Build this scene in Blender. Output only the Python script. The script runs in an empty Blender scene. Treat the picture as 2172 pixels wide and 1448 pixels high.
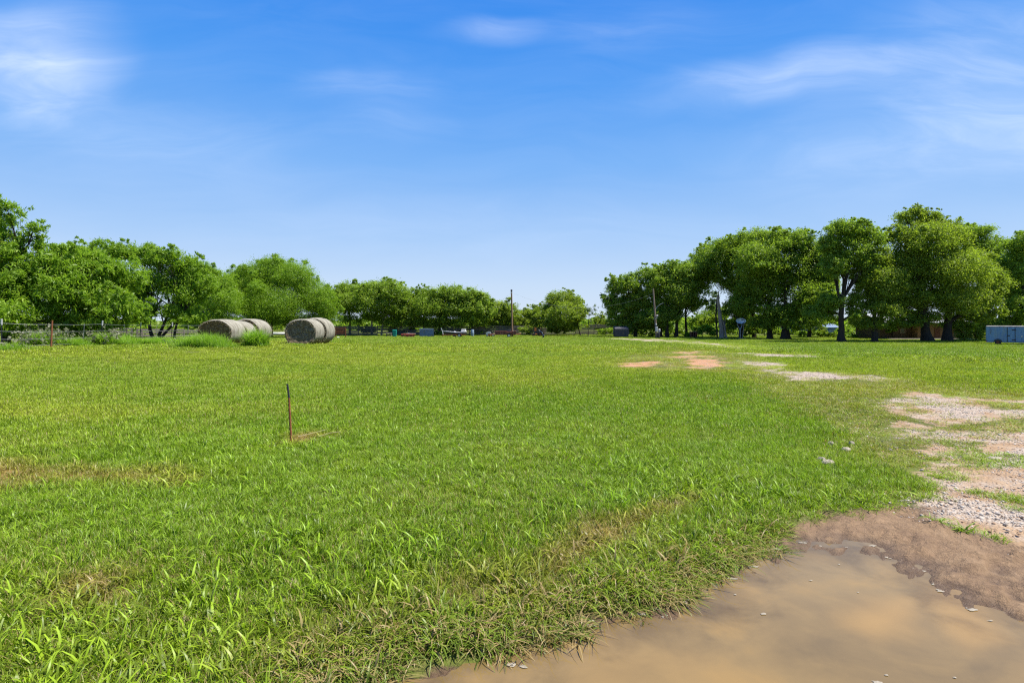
import bpy, math, random
import numpy as np
from mathutils import Vector, Matrix

S = bpy.context.scene
COL = S.collection
R = math.radians
rng = np.random.default_rng(7)
random.seed(7)

# ------------------------------------------------------------------ camera
F_PX, CX, HY, CAM_H = 1207.0, 1086.0, 680.0, 1.6
cam_d = bpy.data.cameras.new('camera')
cam_d.sensor_width = 36.0
cam_d.lens = 36.0 * F_PX / 2172.0
cam_d.shift_y = -(724.0 - HY) / 2172.0
cam_d.clip_start, cam_d.clip_end = 0.05, 9000.0
cam = bpy.data.objects.new('camera', cam_d)
cam.location = (0, 0, CAM_H)
cam.rotation_euler = (R(90), 0, 0)
COL.objects.link(cam)
S.camera = cam

# ------------------------------------------------------------------ sun, exposure
SUN_EL, SUN_AZ = 62.0, 94.0          # azimuth measured from +Y towards +X
sun_d = bpy.data.lights.new('sun', 'SUN')
sun_d.energy = 5.0
sun_d.angle = R(0.55)
sun_d.color = (1.0, 0.95, 0.86)
sun = bpy.data.objects.new('sun', sun_d)
to_sun = Vector((math.sin(R(SUN_AZ)) * math.cos(R(SUN_EL)), math.cos(R(SUN_AZ)) * math.cos(R(SUN_EL)), math.sin(R(SUN_EL))))
sun.rotation_euler = to_sun.to_track_quat('Z', 'Y').to_euler()
sun.location = (30, 20, 60)
COL.objects.link(sun)

S.view_settings.view_transform = 'Standard'
S.view_settings.look = 'None'
S.view_settings.gamma = 1.0
S.view_settings.exposure = 1.0
S.cycles.max_bounces = 7
S.cycles.diffuse_bounces = 4
S.cycles.glossy_bounces = 2
S.cycles.transmission_bounces = 4
S.cycles.transparent_max_bounces = 8
S.cycles.caustics_reflective = False
S.cycles.caustics_refractive = False
S.cycles.sample_clamp_indirect = 6.0
S.cycles.use_denoising = False
S.cycles.filter_width = 1.25


class NT:
    """tiny node-tree helper"""
    def __init__(self, tree):
        self.t = tree
        for n in list(tree.nodes):
            tree.nodes.remove(n)

    def n(self, kind, _in=None, **props):
        nd = self.t.nodes.new(kind)
        for k, v in props.items():
            setattr(nd, k, v)
        for k, v in (_in or {}).items():
            s = nd.inputs[k]
            if isinstance(v, bpy.types.NodeSocket):
                self.t.links.new(v, s)
            else:
                s.default_value = v
        return nd

    def math(self, op, a, b=0.0, clamp=False):
        return self.n('ShaderNodeMath', {0: a, 1: b}, operation=op, use_clamp=clamp).outputs[0]

    def mix(self, f, a, b, blend='MIX'):
        nd = self.t.nodes.new('ShaderNodeMix')
        nd.data_type = 'RGBA'
        nd.blend_type = blend
        for idx, v in ((0, f), (6, a), (7, b)):
            if isinstance(v, bpy.types.NodeSocket):
                self.t.links.new(v, nd.inputs[idx])
            else:
                nd.inputs[idx].default_value = (*v, 1.0) if isinstance(v, tuple) and len(v) == 3 else v
        return nd.outputs[2]

    def ramp(self, f, stops, interp='LINEAR'):
        nd = self.n('ShaderNodeValToRGB', {0: f})
        cr = nd.color_ramp
        cr.interpolation = interp
        while len(cr.elements) < len(stops):
            cr.elements.new(0.5)
        for e, (p, c) in zip(cr.elements, stops):
            e.position = p
            e.color = (*c, 1.0) if len(c) == 3 else c
        return nd.outputs[0]

    def noise(self, vec, scale, detail=4, rough=0.55, dist=0.0, dims='3D'):
        i = {'Scale': scale, 'Detail': detail, 'Roughness': rough, 'Distortion': dist}
        if vec is not None:
            i['Vector'] = vec
        return self.n('ShaderNodeTexNoise', i, noise_dimensions=dims).outputs[0]

    def smooth(self, v, a, b, lo=0.0, hi=1.0):
        return self.n('ShaderNodeMapRange', {0: v, 1: a, 2: b, 3: lo, 4: hi}, interpolation_type='SMOOTHSTEP').outputs[0]

    def link(self, a, b):
        self.t.links.new(a, b)


# ------------------------------------------------------------------ sky: Nishita + thin cirrus (placed by direction)
world = bpy.data.worlds.new('World')
S.world = world
world.use_nodes = True
w = NT(world.node_tree)
sky = w.n('ShaderNodeTexSky', sky_type='NISHITA', sun_disc=False, sun_elevation=R(SUN_EL), sun_rotation=R(SUN_AZ),
          altitude=200.0, air_density=1.0, dust_density=0.4, ozone_density=3.0)
hsv = w.n('ShaderNodeHueSaturation', {'Hue': 0.505, 'Saturation': 1.28, 'Value': 1.0, 'Fac': 1.0, 'Color': sky.outputs[0]})
tc = w.n('ShaderNodeTexCoord')
sep = w.n('ShaderNodeSeparateXYZ', {0: tc.outputs['Generated']})
ysafe = w.math('MAXIMUM', sep.outputs[1], 0.05)
u = w.math('DIVIDE', sep.outputs[0], ysafe)
v = w.math('DIVIDE', sep.outputs[2], ysafe)
uv = w.n('ShaderNodeCombineXYZ', {0: u, 1: v, 2: 0.0}).outputs[0]
# wispy streak noise, warped, elongated slightly upwards to the sides
warp = w.n('ShaderNodeTexNoise', {'Vector': uv, 'Scale': 2.2, 'Detail': 3.0}).outputs[1]
wv = w.n('ShaderNodeVectorMath', {0: warp, 1: (0.5, 0.5, 0.5)}, operation='SUBTRACT').outputs[0]
wv = w.n('ShaderNodeVectorMath', {0: wv, 1: (0.35, 0.14, 0.0)}, operation='MULTIPLY').outputs[0]
uvw = w.n('ShaderNodeVectorMath', {0: uv, 1: wv}, operation='ADD').outputs[0]
mp = w.n('ShaderNodeMapping', {'Vector': uvw, 'Rotation': (0, 0, R(9)), 'Scale': (1.3, 7.0, 1.0)}).outputs[0]
wisp = w.noise(mp, 2.1, 9, 0.60, 0.7)
broad = w.noise(uvw, 2.4, 4, 0.5, 0.2)
wsoft = w.smooth(w.math('ADD', w.math('MULTIPLY', wisp, 0.75), w.math('MULTIPLY', broad, 0.25)), 0.34, 0.72)
BLOBS = [  # photo px centre, radii, strength, tilt
    (85, 125, 200, 135, 0.80, 0), (1025, 84, 150, 34, 0.42, 3), (1640, 175, 330, 58, 0.54, 9), (2060, 150, 340, 180, 0.42, 12),
    (770, 200, 150, 40, 0.20, 0), (830, 268, 130, 40, 0.16, 0), (180, 250, 420, 70, 0.20, -6), (1960, 320, 440, 100, 0.34, 4),
    (2150, 250, 260, 110, 0.30, 8), (1000, 480, 700, 80, 0.10, 0), (430, 330, 500, 90, 0.10, 0), (1350, 60, 300, 60, 0.14, 8)]
tot = None
for (px, py, rx, ry, st, tilt) in BLOBS:
    m = w.n('ShaderNodeMapping', {'Vector': uvw, 'Location': ((px - CX) / F_PX, (HY - py) / F_PX, 0.0), 'Rotation': (0, 0, R(tilt)),
                                  'Scale': (rx / F_PX, ry / F_PX, 1.0)}, vector_type='TEXTURE').outputs[0]
    ln = w.n('ShaderNodeVectorMath', {0: m}, operation='LENGTH').outputs[1]
    k = w.smooth(ln, 0.0, 1.25, st, 0.0)
    tot = k if tot is None else w.math('ADD', tot, k)
cl = w.math('MULTIPLY', tot, w.math('ADD', w.math('MULTIPLY', wsoft, 0.62), 0.34))
cl = w.math('ADD', cl, w.math('MULTIPLY', wsoft, 0.05), clamp=True)
cl = w.math('MULTIPLY', cl, w.smooth(v, 0.0, 0.1))
bg = w.n('ShaderNodeBackground', {'Color': hsv.outputs[0], 'Strength': 0.075})
cloud_bg = w.n('ShaderNodeBackground', {'Color': (0.60, 0.68, 0.82, 1), 'Strength': 0.74})
def lin(c):
    return tuple(((q / 255.0) / 12.92 if q / 255.0 <= 0.04045 else ((q / 255.0 + 0.055) / 1.055) ** 2.4) for q in c)
clear = w.ramp(sep.outputs[2], [(0.0, lin((213, 229, 250))), (0.06, lin((200, 222, 250))), (0.14, lin((170, 206, 250))), (0.26, lin((124, 182, 249))),
                                (0.38, lin((84, 160, 246))), (0.50, lin((57, 142, 241))), (1.0, lin((40, 100, 205)))])
clear_bg = w.n('ShaderNodeBackground', {'Color': clear, 'Strength': 2.0 ** -S.view_settings.exposure})
bg = w.n('ShaderNodeMixShader', {0: 0.93, 1: bg.outputs[0], 2: clear_bg.outputs[0]})
ms = w.n('ShaderNodeMixShader', {0: cl, 1: bg.outputs[0], 2: cloud_bg.outputs[0]})
wo = w.n('ShaderNodeOutputWorld', {0: ms.outputs[0]})

# ------------------------------------------------------------------ numeric helpers
def sstep(a, b, x):
    t = np.clip((x - a) / (b - a), 0, 1)
    return t * t * (3 - 2 * t)


def _hash(ix, iy, seed):
    h = (ix.astype(np.int64) * 374761393 + iy.astype(np.int64) * 668265263 + seed * 1442695041) & 0xffffffff
    h = ((h ^ (h >> 13)) * 1274126177) & 0xffffffff
    return ((h ^ (h >> 16)) & 0xffff) / 65535.0


def vnoise(x, y, seed=0):
    ix, iy = np.floor(x), np.floor(y)
    fx, fy = x - ix, y - iy
    fx, fy = fx * fx * (3 - 2 * fx), fy * fy * (3 - 2 * fy)
    a, b = _hash(ix, iy, seed), _hash(ix + 1, iy, seed)
    c, d = _hash(ix, iy + 1, seed), _hash(ix + 1, iy + 1, seed)
    return (a * (1 - fx) + b * fx) * (1 - fy) + (c * (1 - fx) + d * fx) * fy


def fbm(x, y, seed=0, octv=4):
    s, amp, tot_ = 0.0, 1.0, 0.0
    for o in range(octv):
        s = s + amp * vnoise(x * 2 ** o + 17.3 * o, y * 2 ** o - 9.1 * o, seed + o)
        tot_ += amp
        amp *= 0.5
    return s / tot_


def hbase(x, y):
    x, y = np.asarray(x, float), np.asarray(y, float)
    uu = y + 0.9 * np.maximum(0, x - 3)
    z = -1.15 * sstep(25, 100, uu)
    z = z + 0.27 * sstep(5, 16, -x) * sstep(16, 28, y) * (1 - sstep(42, 60, y))
    return z


def at(px, py):
    """ground point seen at a photo pixel"""
    dx, dz = (px - CX) / F_PX, (HY - py) / F_PX
    t = np.geomspace(0.8, 900, 4000)
    g = CAM_H + dz * t - hbase(dx * t, t)
    k = np.argmax(g < 0) if (g < 0).any() else len(t) - 1
    if k > 0 and g[k] < 0:
        a = g[k - 1] / (g[k - 1] - g[k])
        tt = t[k - 1] + a * (t[k] - t[k - 1])
    else:
        tt = t[k]
    return Vector((dx * tt, tt, float(hbase(dx * tt, tt))))


def world_poly(pts):
    return np.array([at(*p)[:2] for p in pts])


def sdist(poly, x, y):
    """signed distance, positive inside"""
    d = np.full(x.shape, 1e9)
    inside = np.zeros(x.shape, bool)
    n = len(poly)
    for i in range(n):
        ax, ay = poly[i]
        bx, by = poly[(i + 1) % n]
        ex, ey = bx - ax, by - ay
        t = np.clip(((x - ax) * ex + (y - ay) * ey) / (ex * ex + ey * ey + 1e-12), 0, 1)
        d = np.minimum(d, np.hypot(x - ax - t * ex, y - ay - t * ey))
        c = ((ay > y) != (by > y))
        xi = ax + (y - ay) * ex / (ey if abs(ey) > 1e-12 else 1e-12)
        inside ^= c & (x < xi)
    return np.where(inside, d, -d)


PUDDLE = world_poly([(740, 1448), (860, 1408), (975, 1380), (1080, 1358), (1170, 1330), (1240, 1312), (1330, 1292), (1440, 1268), (1480, 1240),
                     (1535, 1218), (1580, 1180), (1640, 1155), (1720, 1143), (1800, 1146), (1880, 1172), (1950, 1203), (2030, 1236),
                     (2100, 1268), (2172, 1296), (2330, 1340), (2500, 1500), (2500, 1900), (1600, 2300), (600, 2100), (600, 1600)])
MUD = [world_poly([(1560, 1175), (1640, 1140), (1720, 1115), (1810, 1092), (1900, 1080), (1950, 1082), (2010, 1120), (2100, 1142), (2200, 1165),
                   (2400, 1230), (2700, 1500), (2600, 2100), (1500, 2400), (900, 2000), (760, 1560), (870, 1430), (1000, 1392), (1250, 1305), (1450, 1262)])]
SOIL = [world_poly([(1925, 1086), (1975, 1050), (2005, 1025), (1985, 1005), (2020, 985), (1985, 972), (1885, 960), (1960, 938), (2050, 950), (2070, 936), (1990, 932),
                    (1870, 928), (1940, 900), (2060, 908), (2120, 890), (2172, 900), (2420, 915), (2800, 1150), (2600, 1300), (2172, 1190), (2050, 1130)]),
        world_poly([(1870, 848), (1960, 834), (2060, 848), (2115, 862), (2172, 858), (2300, 862), (2300, 897), (2172, 894), (2080, 902), (1990, 892), (1900, 870)]),
        world_poly([(1430, 750), (1480, 745), (1505, 760), (1525, 776), (1480, 780), (1445, 768)]),
        world_poly([(1300, 770), (1400, 765), (1442, 769), (1400, 778), (1310, 777)]),
        world_poly([(2080, 846), (2172, 848), (2260, 856), (2172, 858)])]
GRAVEL = [world_poly([(1945, 1062), (2000, 1050), (2070, 1058), (2172, 1075), (2420, 1100), (2420, 1200), (2172, 1150), (2090, 1125), (2030, 1108), (1980, 1100)]),
          world_poly([(2040, 985), (2090, 955), (2172, 950), (2420, 960), (2420, 1010), (2172, 1000), (2110, 1000)]),
          world_poly([(1905, 853), (1960, 842), (2050, 855), (2105, 870), (2080, 890), (2000, 882), (1925, 866)]),
          world_poly([(2110, 872), (2172, 868), (2300, 872), (2300, 888), (2172, 886)]),
          world_poly([(1290, 717), (1380, 719), (1470, 722.5), (1550, 730), (1602, 736), (1600, 742), (1530, 740), (1480, 732), (1380, 724), (1300, 721)]),
          world_poly([(1560, 748), (1650, 750), (1750, 755), (1700, 757), (1620, 756), (1580, 755)]),
          world_poly([(1575, 765), (1640, 769), (1665, 782), (1720, 789), (1795, 794), (1875, 797), (1885, 803), (1760, 803), (1680, 805), (1650, 795), (1600, 779)]),
          world_poly([(1880, 925), (1960, 910), (2060, 925), (2140, 935), (2090, 950), (1960, 940)])]
SPARSE = [world_poly([(1560, 790), (1760, 790), (1980, 815), (2172, 830), (2400, 850), (2400, 940), (2000, 960), (1900, 990), (1820, 940), (1740, 900), (1640, 850)]),
          world_poly([(1290, 760), (1450, 740), (1580, 755), (1640, 790), (1500, 790), (1350, 785)])]
DRY = [world_poly([(-200, 990), (150, 995), (350, 1005), (380, 1020), (150, 1035), (-200, 1045)]),
       world_poly([(1180, 1180), (1280, 1110), (1400, 1070), (1470, 1062), (1460, 1085), (1330, 1140), (1250, 1190), (1150, 1230)]),
       world_poly([(150, 1240), (230, 1240), (240, 1270), (150, 1275)]), world_poly([(592, 936), (650, 927), (665, 934), (612, 943)])]
LUSH = [world_poly([(1400, 830), (1600, 825), (1720, 860), (1740, 900), (1600, 905), (1440, 880)]),
        world_poly([(1180, 1000), (1400, 960), (1520, 1000), (1420, 1060), (1200, 1100), (1000, 1180), (900, 1100)]),
        world_poly([(1680, 730), (2172, 740), (2172, 760), (1700, 752)])]


def field(polys, x, y, wid=None, seed=3, amp=1.0):
    out = np.zeros(x.shape)
    d = np.hypot(x, y)
    ww = 0.10 + 0.035 * d if wid is None else wid
    nz = (fbm(x * 2.2 / (1 + 0.03 * d), y * 2.2 / (1 + 0.03 * d), seed, 4) - 0.5) * 2.6 * ww * amp
    for p in polys:
        lo, hi = p.min(0) - 2.5 - 0.1 * np.abs(p).max(), p.max(0) + 2.5 + 0.1 * np.abs(p).max()
        m = (x > lo[0]) & (x < hi[0]) & (y > lo[1]) & (y < hi[1])
        if not m.any():
            continue
        w_ = ww[m] if isinstance(ww, np.ndarray) else ww
        out[m] = np.maximum(out[m], sstep(-w_, w_, sdist(p, x[m], y[m]) + nz[m]))
    return out


WATER_Z = -0.035


def hfull(x, y):
    z = hbase(x, y)
    near = (np.abs(x) < 9) & (y > -3) & (y < 9)
    s = np.full(x.shape, -9.0)
    s[near] = sdist(PUDDLE, x[near], y[near])
    s = s + (fbm(x * 2.6, y * 2.6, 11, 5) - 0.5) * 0.42 * (s > -1.5)
    basin = np.where(s > 0, WATER_Z - 0.13 * sstep(0, 1.3, s) + 0.02 * (fbm(x * 5, y * 5, 5, 3) - 0.5) * sstep(0, .2, s), WATER_Z + (0.035) * sstep(0, 0.35, -s))
    z = np.where(s > -0.4, basin + hbase(x, y), z)
    d = np.hypot(x, y)
    z = z + (fbm(x * 1.3, y * 1.3, 21, 4) - 0.5) * 0.035 * sstep(0.0, 0.5, -s) * (1 - sstep(30, 60, d))
    z = z + (fbm(x * 0.12, y * 0.12, 31, 3) - 0.5) * 0.22 * sstep(7, 20, d) * (1 - sstep(80, 120, d)) * 0.4
    mz = sstep(1.3, 2.2, x) * (1 - sstep(7.0, 8.5, np.hypot(x, y)))
    clod = (fbm(x * 7, y * 7, 15, 4) - 0.45) * 0.075 + np.maximum(0, fbm(x * 14, y * 14, 16, 3) - 0.55) * 0.08
    z = z + np.where((s < 0.10) & (s > -2.2), clod * mz * sstep(-0.10, 0.05, 0.10 - s) * (1 - sstep(1.3, 2.2, -s)), 0.0)
    return z


def Z(x, y):
    return float(hfull(np.array([float(x)]), np.array([float(y)]))[0])


# ------------------------------------------------------------------ materials
def new_mat(name):
    m = bpy.data.materials.new(name)
    m.use_nodes = True
    return m, NT(m.node_tree)


def simple_mat(name, c1, c2=None, rough=0.7, scale=6.0, metallic=0.0, bump=0.2, stains=None, spec=0.3, stretch=(1, 1, 1)):
    """two-tone weathered surface in object space"""
    m, t = new_mat(name)
    tc_ = t.n('ShaderNodeTexCoord').outputs['Object']
    vec = t.n('ShaderNodeMapping', {'Vector': tc_, 'Scale': stretch}).outputs[0]
    n1 = t.noise(vec, scale, 5, 0.6)
    c2 = c2 or tuple(c * 0.7 for c in c1)
    col = t.ramp(n1, [(0.32, c2), (0.66, c1)])
    if stains:
        n2 = t.noise(vec, scale * 0.45, 6, 0.65, 0.5)
        col = t.mix(t.smooth(n2, 0.52, 0.66), col, stains)
    bp = t.n('ShaderNodeBump', {'Strength': bump, 'Distance': 0.02, 'Height': t.noise(vec, scale * 4, 4, 0.6)})
    b = t.n('ShaderNodeBsdfPrincipled', {'Base Color': col, 'Roughness': rough, 'Metallic': metallic, 'Normal': bp.outputs[0], 'Specular IOR Level': spec})
    t.n('ShaderNodeOutputMaterial', {0: b.outputs[0]})
    return m


def leaf_mat(name, ca, cb, trans=0.4, cy=None):
    m, t = new_mat(name)
    a = t.n('ShaderNodeAttribute', attribute_name='tint').outputs['Fac']
    col = t.ramp(a, [(0.0, ca), (0.85, cb), (1.0, cy or cb)])
    col = t.n('ShaderNodeVectorMath', {0: col, 1: (1.14, 1.12, 1.35)}, operation='MULTIPLY').outputs[0]
    d = t.n('ShaderNodeBsdfDiffuse', {'Color': col})
    tcol = t.mix(1.0, col, (1.25, 1.35, 0.75), 'MULTIPLY')
    tr = t.n('ShaderNodeBsdfTranslucent', {'Color': tcol})
    mx = t.n('ShaderNodeMixShader', {0: trans, 1: d.outputs[0], 2: tr.outputs[0]})
    gl = t.n('ShaderNodeBsdfGlossy', {'Color': (1, 1, 1, 1), 'Roughness': 0.45})
    mx2 = t.n('ShaderNodeMixShader', {0: 0.012, 1: mx.outputs[0], 2: gl.outputs[0]})
    t.n('ShaderNodeOutputMaterial', {0: mx2.outputs[0]})
    return m


M = {}
M['pecan'] = leaf_mat('pecan_leaf', (0.118, 0.200, 0.018), (0.225, 0.315, 0.026), 0.54, (0.29, 0.36, 0.036))
M['pecan_light'] = leaf_mat('pecan_light_leaf', (0.135, 0.205, 0.018), (0.245, 0.315, 0.028), 0.54, (0.30, 0.34, 0.03))
M['mesquite'] = leaf_mat('mesquite_leaf', (0.115, 0.215, 0.012), (0.215, 0.335, 0.020), 0.50, (0.30, 0.40, 0.03))
M['willow'] = leaf_mat('grey_green_leaf', (0.09, 0.14, 0.05), (0.15, 0.20, 0.07), 0.4)
M['weed'] = leaf_mat('weed_leaf', (0.115, 0.230, 0.014), (0.20, 0.34, 0.024), 0.48, (0.28, 0.36, 0.06))
M['seedhead'] = leaf_mat('seed_head', (0.12, 0.14, 0.055), (0.21, 0.21, 0.125), 0.3)
M['bark'] = simple_mat('bark', (0.048, 0.036, 0.026), (0.020, 0.015, 0.011), 0.9, 3.0, bump=0.8, stretch=(3, 3, 0.7))
M['bark_pale'] = simple_mat('pale_bark', (0.33, 0.275, 0.215), (0.12, 0.095, 0.07), 0.9, 2.4, bump=0.8, stretch=(4, 4, 0.4))
M['rust'] = simple_mat('rust', (0.26, 0.085, 0.03), (0.12, 0.045, 0.022), 0.85, 18)
M['orange_rust'] = simple_mat('orange_rust', (0.24, 0.085, 0.032), (0.13, 0.05, 0.022), 0.8, 14)
M['dark_steel'] = simple_mat('dark_steel', (0.05, 0.05, 0.055), (0.025, 0.025, 0.028), 0.5, 8, 0.4)
M['white_paint'] = simple_mat('white_paint', (0.52, 0.52, 0.50), (0.40, 0.40, 0.385), 0.45, 3)
M['galv'] = simple_mat('galvanised_wire', (0.42, 0.43, 0.43), (0.25, 0.25, 0.24), 0.45, 10, 0.7)
M['old_plank'] = simple_mat('weathered_plank', (0.16, 0.137, 0.12), (0.075, 0.062, 0.054), 0.9, 2.0, bump=0.6, stretch=(0.5, 4, 9))
M['rail'] = simple_mat('weathered_rail', (0.14, 0.12, 0.105), (0.07, 0.06, 0.05), 0.9, 2.5, bump=0.5)
M['bin_green'] = simple_mat('green_plastic', (0.012, 0.26, 0.20), (0.010, 0.20, 0.155), 0.45, 4)
M['tyre'] = simple_mat('tyre_rubber', (0.03, 0.03, 0.03), (0.018, 0.018, 0.018), 0.8, 12)
M['red_rust'] = simple_mat('red_rusty_steel', (0.40, 0.065, 0.045), (0.24, 0.045, 0.03), 0.75, 5, stains=(0.14, 0.06, 0.04))
M['maroon'] = simple_mat('maroon_steel', (0.20, 0.065, 0.042), (0.10, 0.04, 0.03), 0.75, 5, stains=(0.30, 0.15, 0.09))
M['slate_blue'] = simple_mat('blue_sheet_steel', (0.17, 0.24, 0.36), (0.11, 0.15, 0.23), 0.55, 4, 0.2, stains=(0.16, 0.16, 0.15))
M['trailer_blue'] = simple_mat('blue_trailer_paint', (0.155, 0.27, 0.42), (0.125, 0.215, 0.34), 0.4, 2.2, stretch=(2, 2, 0.3), stains=(0.18, 0.25, 0.33))
M['grey_metal'] = simple_mat('grey_roof_metal', (0.30, 0.29, 0.28), (0.15, 0.14, 0.13), 0.6, 3, 0.3)
M['silver'] = simple_mat('silver_metal', (0.62, 0.62, 0.62), (0.45, 0.45, 0.45), 0.4, 4, 0.5)
M['orange'] = simple_mat('orange_paint', (0.55, 0.16, 0.025), (0.38, 0.11, 0.02), 0.55, 5)
M['dumpster'] = simple_mat('dark_dumpster_paint', (0.060, 0.058, 0.072), (0.045, 0.043, 0.052), 0.6, 3, stains=(0.09, 0.07, 0.06))
M['dumpster_lid'] = simple_mat('dumpster_lid_plastic', (0.10, 0.10, 0.115), (0.07, 0.07, 0.08), 0.5, 3)
M['pole'] = simple_mat('creosote_pole_wood', (0.25, 0.155, 0.09), (0.13, 0.08, 0.048), 0.85, 3, stretch=(6, 6, 0.5))
M['grey_pole'] = simple_mat('grey_pole_wood', (0.24, 0.19, 0.15), (0.13, 0.10, 0.08), 0.85, 3, stretch=(6, 6, 0.5))
M['brown_wood'] = simple_mat('brown_box_wood', (0.17, 0.075, 0.04), (0.075, 0.035, 0.022), 0.8, 4, stretch=(6, 1, 1))
M['tan_wall'] = simple_mat('tan_siding', (0.24, 0.15, 0.07), (0.19, 0.12, 0.058), 0.8, 2)
M['brick_wall'] = simple_mat('brown_brick', (0.13, 0.09, 0.055), (0.085, 0.06, 0.04), 0.9, 14)
M['pale_roof'] = simple_mat('pale_roof', (0.36, 0.36, 0.365), (0.26, 0.26, 0.265), 0.5, 2)
M['shed_blue'] = simple_mat('blue_shed_metal', (0.055, 0.19, 0.50), (0.04, 0.14, 0.38), 0.5, 2)
M['shed_pale'] = simple_mat('pale_blue_metal', (0.20, 0.27, 0.34), (0.15, 0.20, 0.26), 0.5, 2)
M['dish'] = simple_mat('dish_paint', (0.55, 0.60, 0.64), (0.42, 0.47, 0.52), 0.45, 3)
M['limestone'] = simple_mat('pale_limestone', (0.36, 0.315, 0.245), (0.22, 0.19, 0.145), 0.9, 14, bump=0.5)
M['foam'] = simple_mat('foam_scum', (0.30, 0.265, 0.205), (0.20, 0.165, 0.115), 0.6, 40)
M['twine'] = simple_mat('pale_cut_stem', (0.38, 0.33, 0.21), (0.25, 0.21, 0.13), 0.8, 30)
M['glass'] = simple_mat('dark_window_glass', (0.03, 0.035, 0.04), (0.02, 0.02, 0.025), 0.08, 2, bump=0.0, spec=0.6)

# ground materials
def ground_mat(name):
    m, t = new_mat(name)
    tc_ = t.n('ShaderNodeTexCoord').outputs['Object']
    at_ = lambda nm: t.n('ShaderNodeAttribute', attribute_name=nm).outputs['Fac']
    soil, grav, mud, dry = at_('soil'), at_('gravel'), at_('mud'), at_('dry')
    n_big = t.noise(tc_, 0.35, 5, 0.6)
    n_mid = t.noise(tc_, 3.0, 5, 0.65)
    n_fine = t.noise(tc_, 38.0, 4, 0.7)
    thatch = t.ramp(t.math('ADD', t.math('MULTIPLY', n_mid, 0.5), t.math('MULTIPLY', n_fine, 0.5)),
                    [(0.30, (0.040, 0.036, 0.012)), (0.5, (0.075, 0.088, 0.016)), (0.68, (0.15, 0.135, 0.045))])
    thatch = t.mix(t.smooth(n_big, 0.45, 0.7), thatch, (0.15, 0.20, 0.020))
    thatch = t.mix(t.math('MULTIPLY', dry, 0.7), thatch, (0.26, 0.15, 0.055))
    rednoise = t.ramp(t.math('ADD', t.math('MULTIPLY', n_mid, 0.55), t.math('MULTIPLY', n_fine, 0.45)),
                      [(0.3, (0.19, 0.115, 0.062)), (0.52, (0.285, 0.190, 0.112)), (0.72, (0.36, 0.265, 0.170))])
    vor = t.n('ShaderNodeTexVoronoi', {'Vector': tc_, 'Scale': 34.0, 'Randomness': 1.0})
    vor2 = t.n('ShaderNodeTexVoronoi', {'Vector': tc_, 'Scale': 85.0, 'Randomness': 1.0})
    stone_c = t.ramp(t.n('ShaderNodeSeparateColor', {0: vor.outputs['Color']}).outputs[0],
                     [(0.0, (0.24, 0.18, 0.13)), (0.4, (0.33, 0.27, 0.215)), (1.0, (0.43, 0.38, 0.32))])
    stone_c2 = t.ramp(t.n('ShaderNodeSeparateColor', {0: vor2.outputs['Color']}).outputs[1],
                      [(0.0, (0.27, 0.19, 0.13)), (1.0, (0.39, 0.335, 0.275))])
    stone = t.mix(0.5, stone_c, stone_c2)
    stone = t.mix(t.smooth(vor.outputs['Distance'], 0.62, 0.85), stone, (0.22, 0.15, 0.10))
    mudc = t.ramp(t.math('ADD', t.math('MULTIPLY', n_mid, 0.6), t.math('MULTIPLY', n_fine, 0.4)),
                  [(0.3, (0.105, 0.062, 0.035)), (0.5, (0.200, 0.128, 0.072)), (0.7, (0.265, 0.180, 0.108))])
    brk = t.math('MULTIPLY', t.math('SUBTRACT', t.noise(tc_, 4.0, 7, 0.72), 0.5), 2.0)
    fs = t.smooth(t.math('ADD', soil, brk), 0.35, 0.65)
    fg = t.smooth(t.math('ADD', grav, brk), 0.35, 0.65)
    fm = t.smooth(t.math('ADD', mud, t.math('MULTIPLY', brk, 0.7)), 0.35, 0.65)
    pebbly = t.smooth(t.noise(tc_, 1.7, 4, 0.6), 0.42, 0.62)
    red2 = t.mix(t.math('MULTIPLY', pebbly, 0.75), rednoise, stone)
    red2 = t.mix(t.smooth(at_('red'), 0.2, 0.9, 0.0, 0.55), red2, t.mix(n_fine, (0.30, 0.115, 0.045), (0.50, 0.235, 0.105)))
    col = t.mix(fs, thatch, red2)
    col = t.mix(fg, col, stone)
    zz = t.n('ShaderNodeSeparateXYZ', {0: tc_}).outputs[2]
    wet = t.math('MULTIPLY', fm, t.smooth(t.math('ADD', zz, t.math('MULTIPLY', brk, 0.012)), -0.034, -0.006, 1.0, 0.0))
    mudc = t.mix(t.math('MULTIPLY', wet, 0.6), mudc, (0.055, 0.034, 0.020))
    col = t.mix(fm, col, mudc)
    hgt = t.math('ADD', t.math('MULTIPLY', n_fine, 0.5), t.math('MULTIPLY', t.math('SUBTRACT', 1.0, vor.outputs['Distance']), t.math('MULTIPLY', t.math('MAXIMUM', fg, fs), 0.8)))
    hgt = t.math('ADD', hgt, t.math('MULTIPLY', n_mid, 1.5))
    hgt = t.math('ADD', hgt, t.math('MULTIPLY', fm, t.math('MULTIPLY', t.noise(tc_, 13.0, 6, 0.7, 0.6), 2.6)))
    bp = t.n('ShaderNodeBump', {'Strength': 0.75, 'Distance': 0.025, 'Height': hgt})
    rough = t.math('SUBTRACT', 0.95, t.math('ADD', t.math('MULTIPLY', fm, t.smooth(n_mid, 0.35, 0.6, 0.30, 0.08)), t.math('MULTIPLY', wet, 0.35)))
    b = t.n('ShaderNodeBsdfPrincipled', {'Base Color': col, 'Roughness': rough, 'Normal': bp.outputs[0], 'Specular IOR Level': 0.18})
    t.n('ShaderNodeOutputMaterial', {0: b.outputs[0]})
    return m


M['ground'] = ground_mat('ground_surface')


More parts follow.
